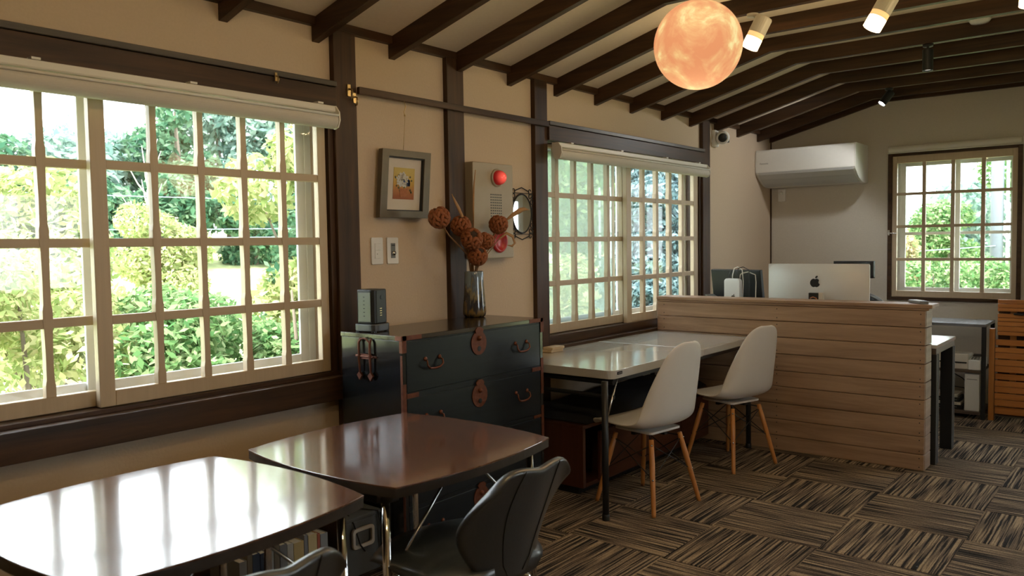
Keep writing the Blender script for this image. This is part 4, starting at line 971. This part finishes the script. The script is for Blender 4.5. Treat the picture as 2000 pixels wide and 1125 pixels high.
MB().prism([(-.158, .0), (.12, .0), (.12, .066), (.02, .10), (-.158, .072)], .102, .185, 'X').build('control_side', 'white_plastic', t, bevel=.003)
Rk = Matrix.Rotation(math.atan2(.028, .178), 3, 'X')
MB().obox((.143, -.03, .100), (.055, .05, .004), Rk).build('display', 'black_plastic', t)
m = MB()
for i in range(3):
    for j in range(4): m.obox((.122+.02*i, -.085-.018*j, .0895-.0028*j), (.012, .011, .003), Rk)
o = m.build('keypad', 'grey_plastic', t); o['kind'] = 'stuff'
MB().prism([(-.155, .045), (-.151, .045), (-.151, .055), (-.155, .055)], -.19, .09, 'X').build('paper_slot', 'black_plastic', t)
t = thing('white_box', 'tall white box standing on the bottom shelf of the rack', 'box', (1.785, 7.0, .0555))
MB().box(-.05, .052, -.10, .12, 0, .285).build('case', 'white_plastic', t, bevel=.004)
MB().box(-.035, .035, -.102, -.1005, .24, .244).build('seam', 'grey_plastic', t)
for k, (z, h, mt, lb) in enumerate(((.0555, .03, 'black_plastic', 'flat black network box at the bottom of the stack on the rack'), (.0862, .022, 'cream_plastic', 'thin pale network box in the middle of the stack on the rack'), (.1089, .035, 'black_plastic', 'black network box near the top of the stack on the rack'), (.1446, .02, 'cream_plastic', 'thin pale network box topmost of the stack on the rack'))):
    t = thing('network_box', lb, 'network box', (1.62, 7.03, z), 0, 'stacked network boxes on the rack')
    MB().box(-.10-.006*k, .10-.012*k, -.10, .09, 0, h).build('case', mt, t, bevel=.003); MB().box(-.08, .06, -.1012, -.1002, h*.4, h*.55).build('front_slot', 'grey_plastic', t)
cable([(1.55, 7.22, .345), (1.60, 7.18, .30), (1.68, 7.12, .27), (1.73, 7.13, .22)], 'black_plastic', 'thin black cable hanging below the fax machine shelf')
cable([(1.52, 7.15, .17), (1.60, 7.13, .20), (1.69, 7.14, .19), (1.73, 7.16, .15)], 'black_plastic', 'black cable curving above the network boxes')
# ---- slatted wooden panel at the right edge
LSl = (2.25, 6.93, 0)
t = thing('slatted_bench', 'folded orange wooden bench with horizontal slats standing at the right edge', 'bench', LSl)
MB(LSl).box(1.893, 1.929, 6.905, 6.955, 0, .69).build('end_post', 'orangewoodZ', t, bevel=.002)
MB(LSl).box(2.66, 2.70, 6.905, 6.955, 0, .69).build('end_post', 'orangewoodZ', t, bevel=.002)
yz = lambda y: .906-(y-585)*.003888
for a, b in ((584, 592), (592, 600), (600, 607), (611, 619), (619, 626), (626, 635), (635, 645), (645, 653), (661, 673), (676, 686), (686, 698), (699, 711), (711, 724), (727, 739), (740, 751), (751, 763), (764, 776), (776, 789), (791, 806)):
    up = b <= 653; dy = -.02 if up or a in (676, 686, 699, 711, 740, 751, 764, 776) else .005
    MB(LSl).box(1.945 if up else 1.932, 2.655, 6.93+dy, 6.952+dy, yz(b)+.0014, yz(a)-.0014).build('slat', 'orangewood', t, bevel=.002, seg=1)
for x in (2.02, 2.57): MB(LSl).box(x, x+.04, 6.962, 6.985, .05, .90).build('back_batten', 'orangewoodZ', t)
MB(LSl).box(1.94, 2.652, 6.987, 6.997, .03, .895).build('gap_shade_sheet', 'darkX', t)  # added dark sheet that stands for the shade in the slat gaps
MB(LSl).path([(2.05, 6.905, .805), (2.10, 6.895, .803), (2.14, 6.90, .812)], .008, 6).build('strap', 'black_plastic', t, smooth=True)

# ---- air conditioner and socket
LAc = (.436, 7.3, 1.86)
t = thing('air_conditioner', 'white wall air conditioner above the computers in the far corner', 'air conditioner', LAc)
prof = [(7.469, 2.185), (7.13, 2.185), (7.105, 2.178), (7.098, 2.16), (7.098, 1.985), (7.110, 1.965), (7.16, 1.925), (7.22, 1.89), (7.29, 1.867), (7.36, 1.858), (7.469, 1.858)]
MB(LAc).prism(prof, .012, .862, 'X').build('case', 'white_plastic', t, bevel=.004)
fl = [(7.0975, 1.980), (7.1075, 1.960), (7.158, 1.920), (7.1585, 1.9235), (7.109, 1.9635), (7.0985, 1.982)]
MB(LAc).prism(fl, .03, .85, 'X').build('upper_flap', plain('pale_grey_plastic', L(.55, .57, .58), .35, var=.01), t)
fl = [(7.160, 1.9185), (7.219, 1.884), (7.288, 1.861), (7.288, 1.8645), (7.2195, 1.8875), (7.1605, 1.9225)]
MB(LAc).prism(fl, .03, .85, 'X').build('lower_flap', MAT['pale'] if 'pale' in MAT else plain('pale_grey_plastic_low', L(.50, .52, .53), .35, var=.01), t)
MB(LAc).prism([(a, b) for a, b in prof], .8625, .869, 'X').build('end_cap', 'white_plastic', t, bevel=.003)
MB(LAc).prism([(a, b) for a, b in prof], .004, .0115, 'X').build('end_cap', 'white_plastic', t, bevel=.003)
textmesh('brand_lettering', 'Panasonic', .020, 'grey_plastic', t, BK(.085-LAc[0], 7.0972-LAc[1], 2.06-LAc[2]))
MB(LAc).box(.50, .506, 7.139, 7.143, 1.936, 1.942).build('status_light', emit('blue_led', L(.3, .5, 1), 3), t)
t = thing('wall_socket', 'white socket plate on the far wall under the air conditioner', 'socket', (.11, 7.4695, 1.79))
MB().prism(rrect(.07, .115, .006, 3), -.008, 0, 'Y').build('cover_plate', 'white_plastic', t, bevel=.002)
MB().lathe([(.017, 0), (.015, .02), (.006, .026), (0, .027)], (-.005, -.008, .02), 14, RY).build('plug', 'white_plastic', t, smooth=True)
# ---- security camera
LSc = (.06, 6.25, 2.235)
t = thing('security_camera', 'white security camera with dark lens high in the corner by the second window', 'camera', LSc)
ax = (CAM-Vector(LSc)).normalized(); ax = Vector((ax.x+.1, ax.y-.1, ax.z-.1)).normalized(); s1 = ax.cross(Vector((0, 0, 1))).normalized(); Rc = Matrix((s1, ax.cross(s1)*-1, ax)).transposed()
MB().lathe([(0, -.055), (.035, -.05), (.052, -.03), (.056, 0), (.052, .018), (.040, .026), (.034, .022), (0, .022)], (.02, -.01, -.02), 24, Rc).build('housing', 'white_plastic', t, smooth=True)
MB().lathe([(.036, .024), (.034, .034), (.020, .040), (0, .042)], (.02, -.01, -.02), 24, Rc).build('lens', 'black_plastic', t, smooth=True)
MB().box(-.0595, -.03, -.045, .03, -.09, .045).build('wall_mount', 'white_plastic', t, bevel=.006)
MB().box(-.02, .04, .045, .075, -.055, -.02).build('bracket', 'black_plastic', t)
MB().path([(-.055, -.075, .09), (-.05, -.085, .02), (-.05, -.07, -.06), (-.05, -.05, -.02), (-.045, -.04, .02)], .004, 6).build('cord', 'cream_plastic', t, smooth=True)

# ================================================================== lamps
def moonmat():
    m, N, K, P = newmat('moon_surface'); P.inputs['Roughness'].default_value = .8
    tc = N.new('ShaderNodeTexCoord')
    n1 = N.new('ShaderNodeTexNoise'); n1.inputs['Scale'].default_value = 9; n1.inputs['Detail'].default_value = 8; n1.inputs['Roughness'].default_value = .62; n1.inputs['Distortion'].default_value = .5; K.new(tc.outputs['Object'], n1.inputs['Vector'])
    v = N.new('ShaderNodeTexVoronoi'); v.inputs['Scale'].default_value = 26; K.new(tc.outputs['Object'], v.inputs['Vector'])
    ad = N.new('ShaderNodeMath'); ad.operation = 'MULTIPLY_ADD'; K.new(v.outputs['Distance'], ad.inputs[0]); ad.inputs[1].default_value = -.10; K.new(n1.outputs['Fac'], ad.inputs[2])
    cr = N.new('ShaderNodeValToRGB'); e = cr.color_ramp.elements; e[0].position = .36; e[0].color = S(236, 152, 102); e[1].position = .60; e[1].color = S(255, 234, 165)
    q = e.new(.45); q.color = S(241, 170, 114); q = e.new(.52); q.color = S(247, 196, 130)
    K.new(ad.outputs[0], cr.inputs[0]); P.inputs['Base Color'].default_value = L(.05, .04, .03); K.new(cr.outputs[0], P.inputs['Emission Color']); P.inputs['Emission Strength'].default_value = .95
    return m
LMn = (1.638, 2.618, 2.051)
t = thing('moon_lamp', 'glowing orange moon globe lamp hanging from the ceiling', 'pendant lamp', LMn)
MB().ball((0, 0, 0), .151, 32, 48).build('moon_globe', moonmat(), t, smooth=True)
MB().lathe([(.02, .148), (.02, .175), (.008, .18), (.008, .185)], (0, 0, 0), 14).build('lamp_cap', 'white_plastic', t, smooth=True)
MB().path([(0, 0, .18), (0, 0, .56)], .0025, 6).build('cord', 'white_plastic', t, smooth=True)
pt = bpy.data.lights.new('moon_light', 'POINT'); pt.energy = 7; pt.color = (1, .62, .33); pt.shadow_soft_size = .16
WARM = 5
def spot_lamp(loc, d, r, h, label, body, lit, colr, power, stem, mount, frost=True):
    """cylinder spotlight; d = aim; frosted glass end glows"""
    t = thing('spotlight', label, 'spotlight', loc, 0, 'cylinder spotlights under the rafters')
    d = Vector(d).normalized(); s1 = d.cross(Vector((0, 1, 0))).normalized(); R = Matrix((s1, d.cross(s1), d)).transposed()
    MB().lathe([(0, -h*.5), (r*.92, -h*.5), (r, -h*.46), (r, h*.02 if frost else h*.5), (r*.9, h*.02 if frost else h*.5), (r*.88, h*.01)], (0, 0, 0), 24, R).build('housing', body, t, smooth=False)
    if frost:
        m, N, K, P = newmat('frosted_lit_glass'); tc = N.new('ShaderNodeTexCoord')
        P.inputs['Base Color'].default_value = L(.9, .8, .6); P.inputs['Emission Color'].default_value = colr; P.inputs['Emission Strength'].default_value = lit
        MB().lathe([(r*.97, h*.02), (r*.97, h*.17)], (0, 0, 0), 24, R).build('glass_collar', emit('amber_collar', L(1, .62, .26), .75), t, smooth=True)
        MB().lathe([(r*.97, h*.171), (r*.97, h*.49), (r*.90, h*.5), (0, h*.5)], (0, 0, 0), 24, R).build('glass_diffuser', m, t, smooth=True)
    else:
        MB().lathe([(r*.86, h*.44), (0, h*.45)], (0, 0, 0), 20, R).build('glass_diffuser', emit('led_face', colr, lit), t, smooth=True)
    MB().path([Vector(stem), Vector(mount)-Vector(loc)], .007, 8).build('stem', body, t, smooth=True)
    mz = Vector(mount)-Vector(loc); MB().lathe([(.028, -.014), (.030, 0)], mz, 16).build('ceiling_cup', body, t, smooth=True)
    if power:
        l = bpy.data.lights.new('spot_light', 'POINT' if frost else 'SPOT'); l.energy = power; l.color = colr[:3]; l.shadow_soft_size = .035
        if not frost: l.spot_size = math.radians(150); l.spot_blend = .25
        q = bpy.data.objects.new('spot_light', l); COL.objects.link(q); q.parent = t; q.location = d*(h*.5+.02); q.rotation_euler = d.to_track_quat('-Z', 'Y').to_euler()
    return t
q = bpy.data.objects.new('moon_light', pt); COL.objects.link(q); q.parent = bpy.data.objects['moon_lamp']; q.location = (0, 0, -.20)
wc = L(1, .70, .36)
spot_lamp((1.272, 4.03, 2.425), (-.42, -.15, -.9), .043, .165, 'cream cylinder spotlight glowing warm, partly behind the moon lamp', 'cream_plastic', 9, wc, WARM, (.02, 0, .06), (1.245, 4.04, 2.527))
spot_lamp((1.862, 4.04, 2.418), (-.45, -.2, -.88), .043, .165, 'cream cylinder spotlight glowing warm, at the top edge right of the moon lamp', 'cream_plastic', 9, wc, WARM, (.02, 0, .06), (1.885, 4.045, 2.527))
spot_lamp((2.452, 4.05, 2.415), (-.05, -.1, -1), .043, .165, 'cream cylinder spotlight whose glowing end shows at the top right corner', 'cream_plastic', 9, wc, WARM, (.0, 0, .06), (2.45, 4.05, 2.527))
spot_lamp((1.776, 5.385, 2.435), (0, 0, -1), .030, .125, 'black cylinder spotlight hanging straight down under the flat rafters', 'black_metal', 1.2, L(1, .96, .9), 6, (0, 0, .05), (1.776, 5.385, 2.527), False)
spot_lamp((1.205, 6.72, 2.455), (-.52, -.42, -.80), .030, .115, 'black spotlight with a bright white beam near the far wall', 'black_metal', 60, L(1, .98, .95), 20, (.02, .01, .04), (1.222, 6.725, 2.527), False)
for x, y, pw, lb in ((1.86, .95, 3.0, 'unseen cream cylinder spotlight added above the near table for warm light'), (2.9, .95, 2.6, 'unseen cream cylinder spotlight added above the camera for warm light'), (1.86, 2.29, 1.0, 'unseen cream cylinder spotlight added over the second brown table for warm light')):  # added lamps out of view that warm the walls and tables
    spot_lamp((x, y, 2.418), (-.45, -.1, -.88), .043, .165, lb, 'cream_plastic', 9, wc, WARM*pw, (.02, 0, .06), (x+.02, y, 2.527))
t = thing('smoke_sensor', 'small white round sensor on the ceiling between the rafters at right', 'sensor', (2.06, 5.30, 2.611))
MB().lathe([(.055, 0), (.055, -.012), (.045, -.026), (0, -.030)], (0, 0, 0), 24).build('sensor_dome', 'white_plastic', t, smooth=True)
MB().lathe([(.060, -.0005), (.060, -.008), (.0555, -.0085)], (0, 0, 0), 24).build('sensor_base', 'cream_plastic', t, smooth=True)

# ================================================================== under the tables
LBk = (.20, 1.45, 0)
t = thing('low_bookcase', 'low dark bookcase along the wall under the big left window', 'bookcase', LBk)
MB(LBk).box(.04, .36, .55, 2.035, 0, .035).build('base_board', 'darkY', t); MB(LBk).box(.04, .055, .55, 2.035, .0355, .30).build('back_panel', 'darkY', t)
for y in (.55, 1.28, 2.019): MB(LBk).box(.0555, .36, y, y+.016, .0355, .30).build('upright', 'darkZ', t)
bc = [(.04, .06, .10), (.16, .13, .09), (.45, .36, .20), (.50, .47, .40), (.55, .40, .16), (.30, .31, .30), (.40, .10, .05), (.58, .45, .22), (.20, .20, .20)]
names = ['dark blue', 'brown', 'tan', 'off-white', 'ochre', 'grey', 'red', 'yellow', 'charcoal']
y = 1.975; kk = [5, 6, 7, 8, 4, 3, 8, 1, 5, 0, 0, 1, 8]
for k, ci in enumerate(kk):
    th_ = [.034, .012, .040, .016, .045, .026, .03, .022, .024, .03, .028, .02, .03][k]; hh = .205+.006*((k*5) % 4); c = bc[ci]
    t = thing('book', f'{names[ci]} book on the low bookcase, number {["one", "two", "three", "four", "five", "six", "seven", "eight", "nine", "ten", "eleven", "twelve", "thirteen"][k]} counted from the chest', 'book', (.24, y-th_/2, .0358), 0, 'books on the low bookcase')
    cm = plain('book_cover', L(*c), .6, var=.04); q = MB().box(-.09, .11, -th_/2, -th_/2+.002, 0, hh).box(-.09, .11, th_/2-.002, th_/2, 0, hh).box(.108, .11, -th_/2+.002, th_/2-.002, 0, hh)
    q.build('cover', cm, t); MB().box(-.086, .1075, -th_/2+.0022, th_/2-.0022, .003, hh-.003).build('pages', 'cream_edge', t)
    y -= th_+.003
t = thing('storage_box', 'translucent plastic storage box with white handle between bookcase and chest', 'storage box', (.19, 2.15, 0))
mbx = plain('cloudy_plastic', L(.13, .135, .13), .3, var=.05)
MB().prism([(-.10, .01), (.10, .01), (.105, .245), (-.105, .245)], -.14, .16, 'X').build('tub', mbx, t, bevel=.006)
MB().box(-.145, .165, -.108, .108, .2455, .262).build('lid', mbx, t, bevel=.004)
MB().ring(rrect(.115, .085, .016, 4, -.005, .175), rrect(.088, .056, .010, 4, -.005, .175), .166, .180, 'X').build('handle', 'cream_plastic', t, bevel=.003)
cable([(.31, 2.11, .266), (.36, 2.10, .24), (.375, 2.12, .15), (.38, 2.14, .12)], 'black_plastic', 'black cable draped over the storage box lid')
cable([(.12, 2.16, .2665), (.30, 2.19, .268), (.36, 2.23, .262), (.38, 2.245, .12), (.40, 2.24, .006)], 'black_plastic', 'black cable running down between storage box and chest')

# ================================================================== the garden outside
def gz(x, y):
    d = max(0, -x-2.5); e = max(0, y-9.5)
    return -.45 + min(1.9, d*.135) + min(1.2, e*.05) + .05*math.sin(x*1.3)*math.cos(y*.9)
P = [[(x, y, gz(x, y)) for y in np.linspace(-12, 48, 49)] for x in list(np.linspace(-46, -.6, 40))]
g1 = MB().grid(P)
P = [[(x, y, gz(x, y)) for y in np.linspace(7.95, 48, 30)] for x in np.linspace(-.6, 14, 12)]
g1.grid(P)
P = [[(x, y, -.45) for y in np.linspace(-12, 7.95, 6)] for x in np.linspace(5.2, 14, 4)]
g1.grid(P)
ground = g1.build('ground', plain('dry_grass', L(.42, .46, .22), .95, var=.25, scale=6, spec=.1), None, smooth=True); ground['kind'] = 'structure'
LEAF = {
 'yellow': leafmat('yellow_green_leaf', L(0.234, 0.328, 0.109), L(0.421, 0.468, 0.218), L(0.624, 0.577, 0.359)),
 'green': leafmat('fresh_green_leaf', L(0.078, 0.195, 0.070), L(0.203, 0.343, 0.140), L(0.429, 0.515, 0.296)),
 'deep': leafmat('deep_green_leaf', L(0.047, 0.133, 0.078), L(0.109, 0.226, 0.125), L(0.234, 0.359, 0.226)),
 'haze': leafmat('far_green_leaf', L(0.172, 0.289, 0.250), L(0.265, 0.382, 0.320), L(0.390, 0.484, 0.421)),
 'spruce': leafmat('blue_spruce_needle', L(0.086, 0.156, 0.172), L(0.156, 0.250, 0.273), L(0.296, 0.406, 0.429)),
 'orange': leafmat('orange_green_leaf', L(0.172, 0.265, 0.094), L(0.421, 0.390, 0.203), L(0.577, 0.406, 0.296))}
bark = plain('grey_bark', L(.16, .13, .10), .9, var=.2, scale=12, bump=.5)
def leaves(blobs, n, size, elong=1.0, droop=0.0):
    B = np.array([b[:6] for b in blobs]); vol = B[:, 3]*B[:, 4]*B[:, 5]; pick = RNG.choice(len(B), n, p=(vol**.67)/(vol**.67).sum())
    d = RNG.normal(size=(n, 3)); d /= np.linalg.norm(d, axis=1)[:, None]; rad = RNG.random(n)**.33*.45+.55*RNG.random(n)**.2
    c = B[pick, :3] + d*B[pick, 3:6]*rad[:, None]
    nrm = d*.6 + RNG.normal(size=(n, 3))*.6 + np.array([0, 0, .5]); nrm /= np.linalg.norm(nrm, axis=1)[:, None]
    a = np.cross(nrm, RNG.normal(size=(n, 3))); a[:, 2] -= droop; a /= np.linalg.norm(a, axis=1)[:, None]; b = np.cross(nrm, a); b /= np.linalg.norm(b, axis=1)[:, None]
    s = size*(.6+.8*RNG.random(n))[:, None]
    v = np.stack([c-a*s*elong, c+b*s*.45-a*s*.1, c+a*s*elong, c-b*s*.45-a*s*.1], 1).reshape(-1, 3)
    return v
def leafmesh(name, v, mat, parent, o):
    n = len(v)//4; me = bpy.data.meshes.new(name); me.vertices.add(4*n); me.loops.add(4*n); me.polygons.add(n)
    me.vertices.foreach_set('co', (v-np.array(o)).astype(np.float32).ravel()); me.loops.foreach_set('vertex_index', np.arange(4*n, dtype=np.int32))
    me.polygons.foreach_set('loop_start', np.arange(0, 4*n, 4, dtype=np.int32)); me.polygons.foreach_set('loop_total', np.full(n, 4, dtype=np.int32)); me.update(); me.validate()
    me.materials.append(mat); ob = bpy.data.objects.new(name, me); COL.objects.link(ob); ob.parent = parent; ob['kind'] = 'stuff'; return ob
def tree(name, label, cat, base, blobs, n, size, mat, trunk=.05, group=None, elong=1.0, droop=0.0, fork=4):
    n = int(n*1.9); size *= .72
    z = gz(base[0], base[1]); o = (base[0], base[1], z); t = thing(name, label, cat, o, 0, group)
    B = [(base[0]+b[0], base[1]+b[1], z+b[2], b[3], b[4], b[5]) for b in blobs]
    leafmesh('foliage', leaves(B, n, size, elong, droop), LEAF[mat], t, o)
    top = max(b[2] for b in blobs); m = MB().path([(0, 0, -.1), (.03*top, .02*top, top*.5), (0, 0, top)], [trunk, trunk*.7, trunk*.25], 8)
    rr = random.Random(len(label))
    for b in blobs[:fork]: m.path([(.01*top, 0, top*rr.uniform(.2, .45)), (b[0]*.6, b[1]*.6, b[2]*.8), (b[0], b[1], b[2])], [trunk*.5, trunk*.35, trunk*.12], 6)
    m.build('trunk', bark, t, smooth=True); return t
def blobset(n, R, H0, H1, r, seed):
    q = random.Random(seed); out = []
    for k in range(n):
        a = q.uniform(0, 6.28); u = q.uniform(0, 1); d = R*math.sqrt(q.random())*(1-.5*abs(u-.45))
        s = r*q.uniform(.7, 1.2); out.append((d*math.cos(a), d*math.sin(a), H0+(H1-H0)*u, s, s, s*.85))
    return out
G1 = 'leafy shrubs close outside the big left window'
tree('garden_shrub', 'leafy green shrub outside the big left window, at the right below', 'shrub', (-1.9, 3.45), blobset(9, .55, .5, 1.55, .36, 1), 5200, .050, 'green', .03, G1)
tree('garden_shrub', 'leafy green shrub outside the right sash of the big window, low in its middle', 'shrub', (-2.1, 2.75), blobset(9, .5, .45, 1.35, .36, 2), 5200, .050, 'green', .03, G1)
tree('garden_shrub', 'yellowish shrub outside the left sash of the big window', 'shrub', (-2.2, 1.80), blobset(10, .55, .5, 1.75, .38, 3), 5600, .046, 'yellow', .03, G1)
tree('garden_shrub', 'yellow-green shrub outside the big window, behind the dividing stile', 'shrub', (-2.9, 2.55), blobset(9, .5, .4, 1.45, .38, 4), 4200, .048, 'yellow', .03, G1)
tree('garden_tree', 'pale young tree with large leaves at the right side of the big left window', 'tree', (-2.9, 4.35), blobset(12, .55, 1.0, 2.75, .32, 5), 3000, .075, 'yellow', .04)
tree('garden_tree', 'dark green tree filling the lower right corner of the big left window', 'tree', (-3.2, 5.1), blobset(10, .8, .4, 2.0, .5, 6), 5200, .06, 'deep', .05)
tree('garden_tree', 'round-headed tree standing on the meadow beyond the big left window', 'tree', (-6.6, 4.95), blobset(12, .42, .75, 1.65, .34, 7), 5200, .05, 'yellow', .05)
tree('garden_tree', 'yellow-leaved tree at the left edge of the picture, outside the big window', 'tree', (-4.4, 2.6), blobset(12, .75, .7, 2.05, .45, 8), 6000, .06, 'yellow', .06)
fd = [(-15.5, 5.2, 2.6, 'palest low wooded crown at the far left, beyond the meadow'), (-16, 7.3, 2.4, 'wooded crown beyond the meadow, seen behind the left sash'), (-17, 9.0, 2.6, 'wooded crown beyond the meadow, seen just right of the dividing stile'), (-16, 10.3, 3.4, 'taller hazy crown beyond the meadow in the middle of the big window'), (-16.5, 12.0, 3.9, 'hazy crown beyond the meadow behind the round-headed tree'), (-16, 13.6, 4.8, 'tallest hazy tree beyond the meadow, at the right of the big window'), (-15, 15.2, 5.0, 'hazy tree at the far right of the big window'), (-19, 3.0, 2.6, 'low hazy crown outside the left edge of the picture')]
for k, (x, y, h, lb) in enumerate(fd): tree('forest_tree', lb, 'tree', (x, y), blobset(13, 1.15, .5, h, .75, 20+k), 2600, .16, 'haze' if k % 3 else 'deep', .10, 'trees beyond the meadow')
for k, (x, y) in enumerate(((-13.6, 7.0), (-13.4, 8.8), (-13.2, 10.6), (-13, 12.4))):
    tree('forest_tree', ['dark undergrowth tree at the meadow edge, behind the left sash', 'dark undergrowth tree at the meadow edge, right of the dividing stile', 'dark undergrowth tree at the meadow edge, behind the round-headed tree', 'dark undergrowth tree at the meadow edge, at the right of the big window'][k], 'tree', (x, y), blobset(10, .9, .2, 1.7, .55, 40+k), 2400, .12, 'deep', .07, 'trees beyond the meadow')
# bare pale tree
t = thing('bare_tree', 'thin bare pale tree in front of the woods, in the big left window', 'tree', (-9, 6.02, gz(-9, 6.02)))
m = MB().path([(0, 0, 0), (0, .03, 1.0), (.02, .0, 2.3)], [.045, .035, .008], 6); q = random.Random(5)
for k in range(14):
    z = .8+k*.1; a = q.uniform(0, 6.28); l_ = .45*(1-k/22); m.path([(0, .02, z), (l_*.5*math.cos(a), l_*.5*math.sin(a), z+.22), (l_*math.cos(a), l_*math.sin(a), z+.5)], [.014, .009, .003], 5)
m.build('branches', plain('pale_bark', L(.55, .52, .46), .9, var=.1), t, smooth=True)
# window 2 outside
tree('garden_tree', 'light green tree behind the insect screen of the second window', 'tree', (-4.4, 10.2), blobset(16, 1.25, .3, 3.4, .62, 51), 8000, .075, 'green', .07)
tree('garden_shrub', 'yellow-green shrub low behind the insect screen of the second window', 'shrub', (-2.6, 7.75), blobset(8, .5, .5, 1.5, .30, 52), 2600, .05, 'yellow', .03)
tree('blue_spruce', 'blue-grey spruce close outside the right half of the second window', 'tree', (-2.7, 10.4), [(.0, .0, .5+.32*k, 1.25-.10*k, 1.25-.10*k, .26) for k in range(10)] + blobset(14, 1.0, .4, 3.0, .34, 53), 30000, .062, 'spruce', .09, None, 1.25, .35, 3)
tree('garden_tree', 'dark tree behind the blue spruce', 'tree', (-5.5, 14.2), blobset(12, 1.4, .6, 4.0, .8, 54), 4000, .12, 'deep', .1)
# far window outside
tree('garden_shrub', 'orange and green shrub outside the left half of the far window', 'shrub', (-.15, 12.4), blobset(10, .5, .5, 1.55, .34, 61), 4200, .055, 'orange', .03, 'shrubs outside the far window')
tree('garden_shrub', 'green shrub outside the middle of the far window', 'shrub', (.55, 11.6), blobset(10, .45, .4, 1.30, .32, 62), 4200, .05, 'green', .03, 'shrubs outside the far window')
tree('garden_shrub', 'green shrub outside the right side of the far window', 'shrub', (1.25, 12.4), blobset(10, .45, .4, 1.25, .32, 63), 4000, .05, 'green', .03, 'shrubs outside the far window')
tree('garden_tree', 'leafy tree overhanging the upper right of the far window', 'tree', (1.55, 14.6), blobset(14, .85, 1.0, 3.6, .5, 64), 6500, .075, 'green', .07)
tree('garden_tree', 'small round green tree in the middle of the far window', 'tree', (.15, 14.8), blobset(9, .38, .9, 2.0, .34, 65), 3600, .055, 'green', .05)
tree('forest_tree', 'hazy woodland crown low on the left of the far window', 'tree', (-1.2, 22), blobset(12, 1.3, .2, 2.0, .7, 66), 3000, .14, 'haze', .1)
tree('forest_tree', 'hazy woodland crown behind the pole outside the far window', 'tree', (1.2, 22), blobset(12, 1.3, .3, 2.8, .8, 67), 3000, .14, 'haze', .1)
t = thing('utility_pole', 'grey utility pole outside the far window', 'pole', (1.03, 13.2, gz(1.03, 13.2)))
MB().lathe([(.085, 0), (.075, 6.5)], (0, 0, 0), 16).build('pole_shaft', plain('grey_pole', L(.20, .23, .28), .7, var=.05), t, smooth=True)
MB().path([(.13, -.02, 0), (.13, -.02, 4.5)], .02, 8).build('cable_duct', 'white_plastic', t, smooth=True)
MB().box(-.09, .15, -.03, .03, 1.62, 1.66).build('band', 'steel', t)
def wire(a, b, sag, label):
    a, b = Vector(a), Vector(b); pts = [a.lerp(b, k/12)-Vector((0, 0, sag*4*(k/12)*(1-k/12))) for k in range(13)]
    o = MB(a).path(pts, .007, 5).build('power_line', plain('wire_blue_grey', L(.30, .40, .52), .6), None, smooth=True); o.location = a; tag(o, label, 'wire', 'power lines outside the windows')
wire((-11, 2, 2.30), (-11, 20, 2.62), .10, 'uppermost power line across the big left window')
wire((-11, 2, 1.72), (-11, 20, 2.05), .10, 'middle power line across the big left window')
wire((-11, 2, 1.58), (-11, 20, 1.80), .08, 'lowest power line across the big left window')
wire((-6, 13.1, 1.10), (1.03, 13.1, 1.25), .10, 'power line running to the pole outside the far window')
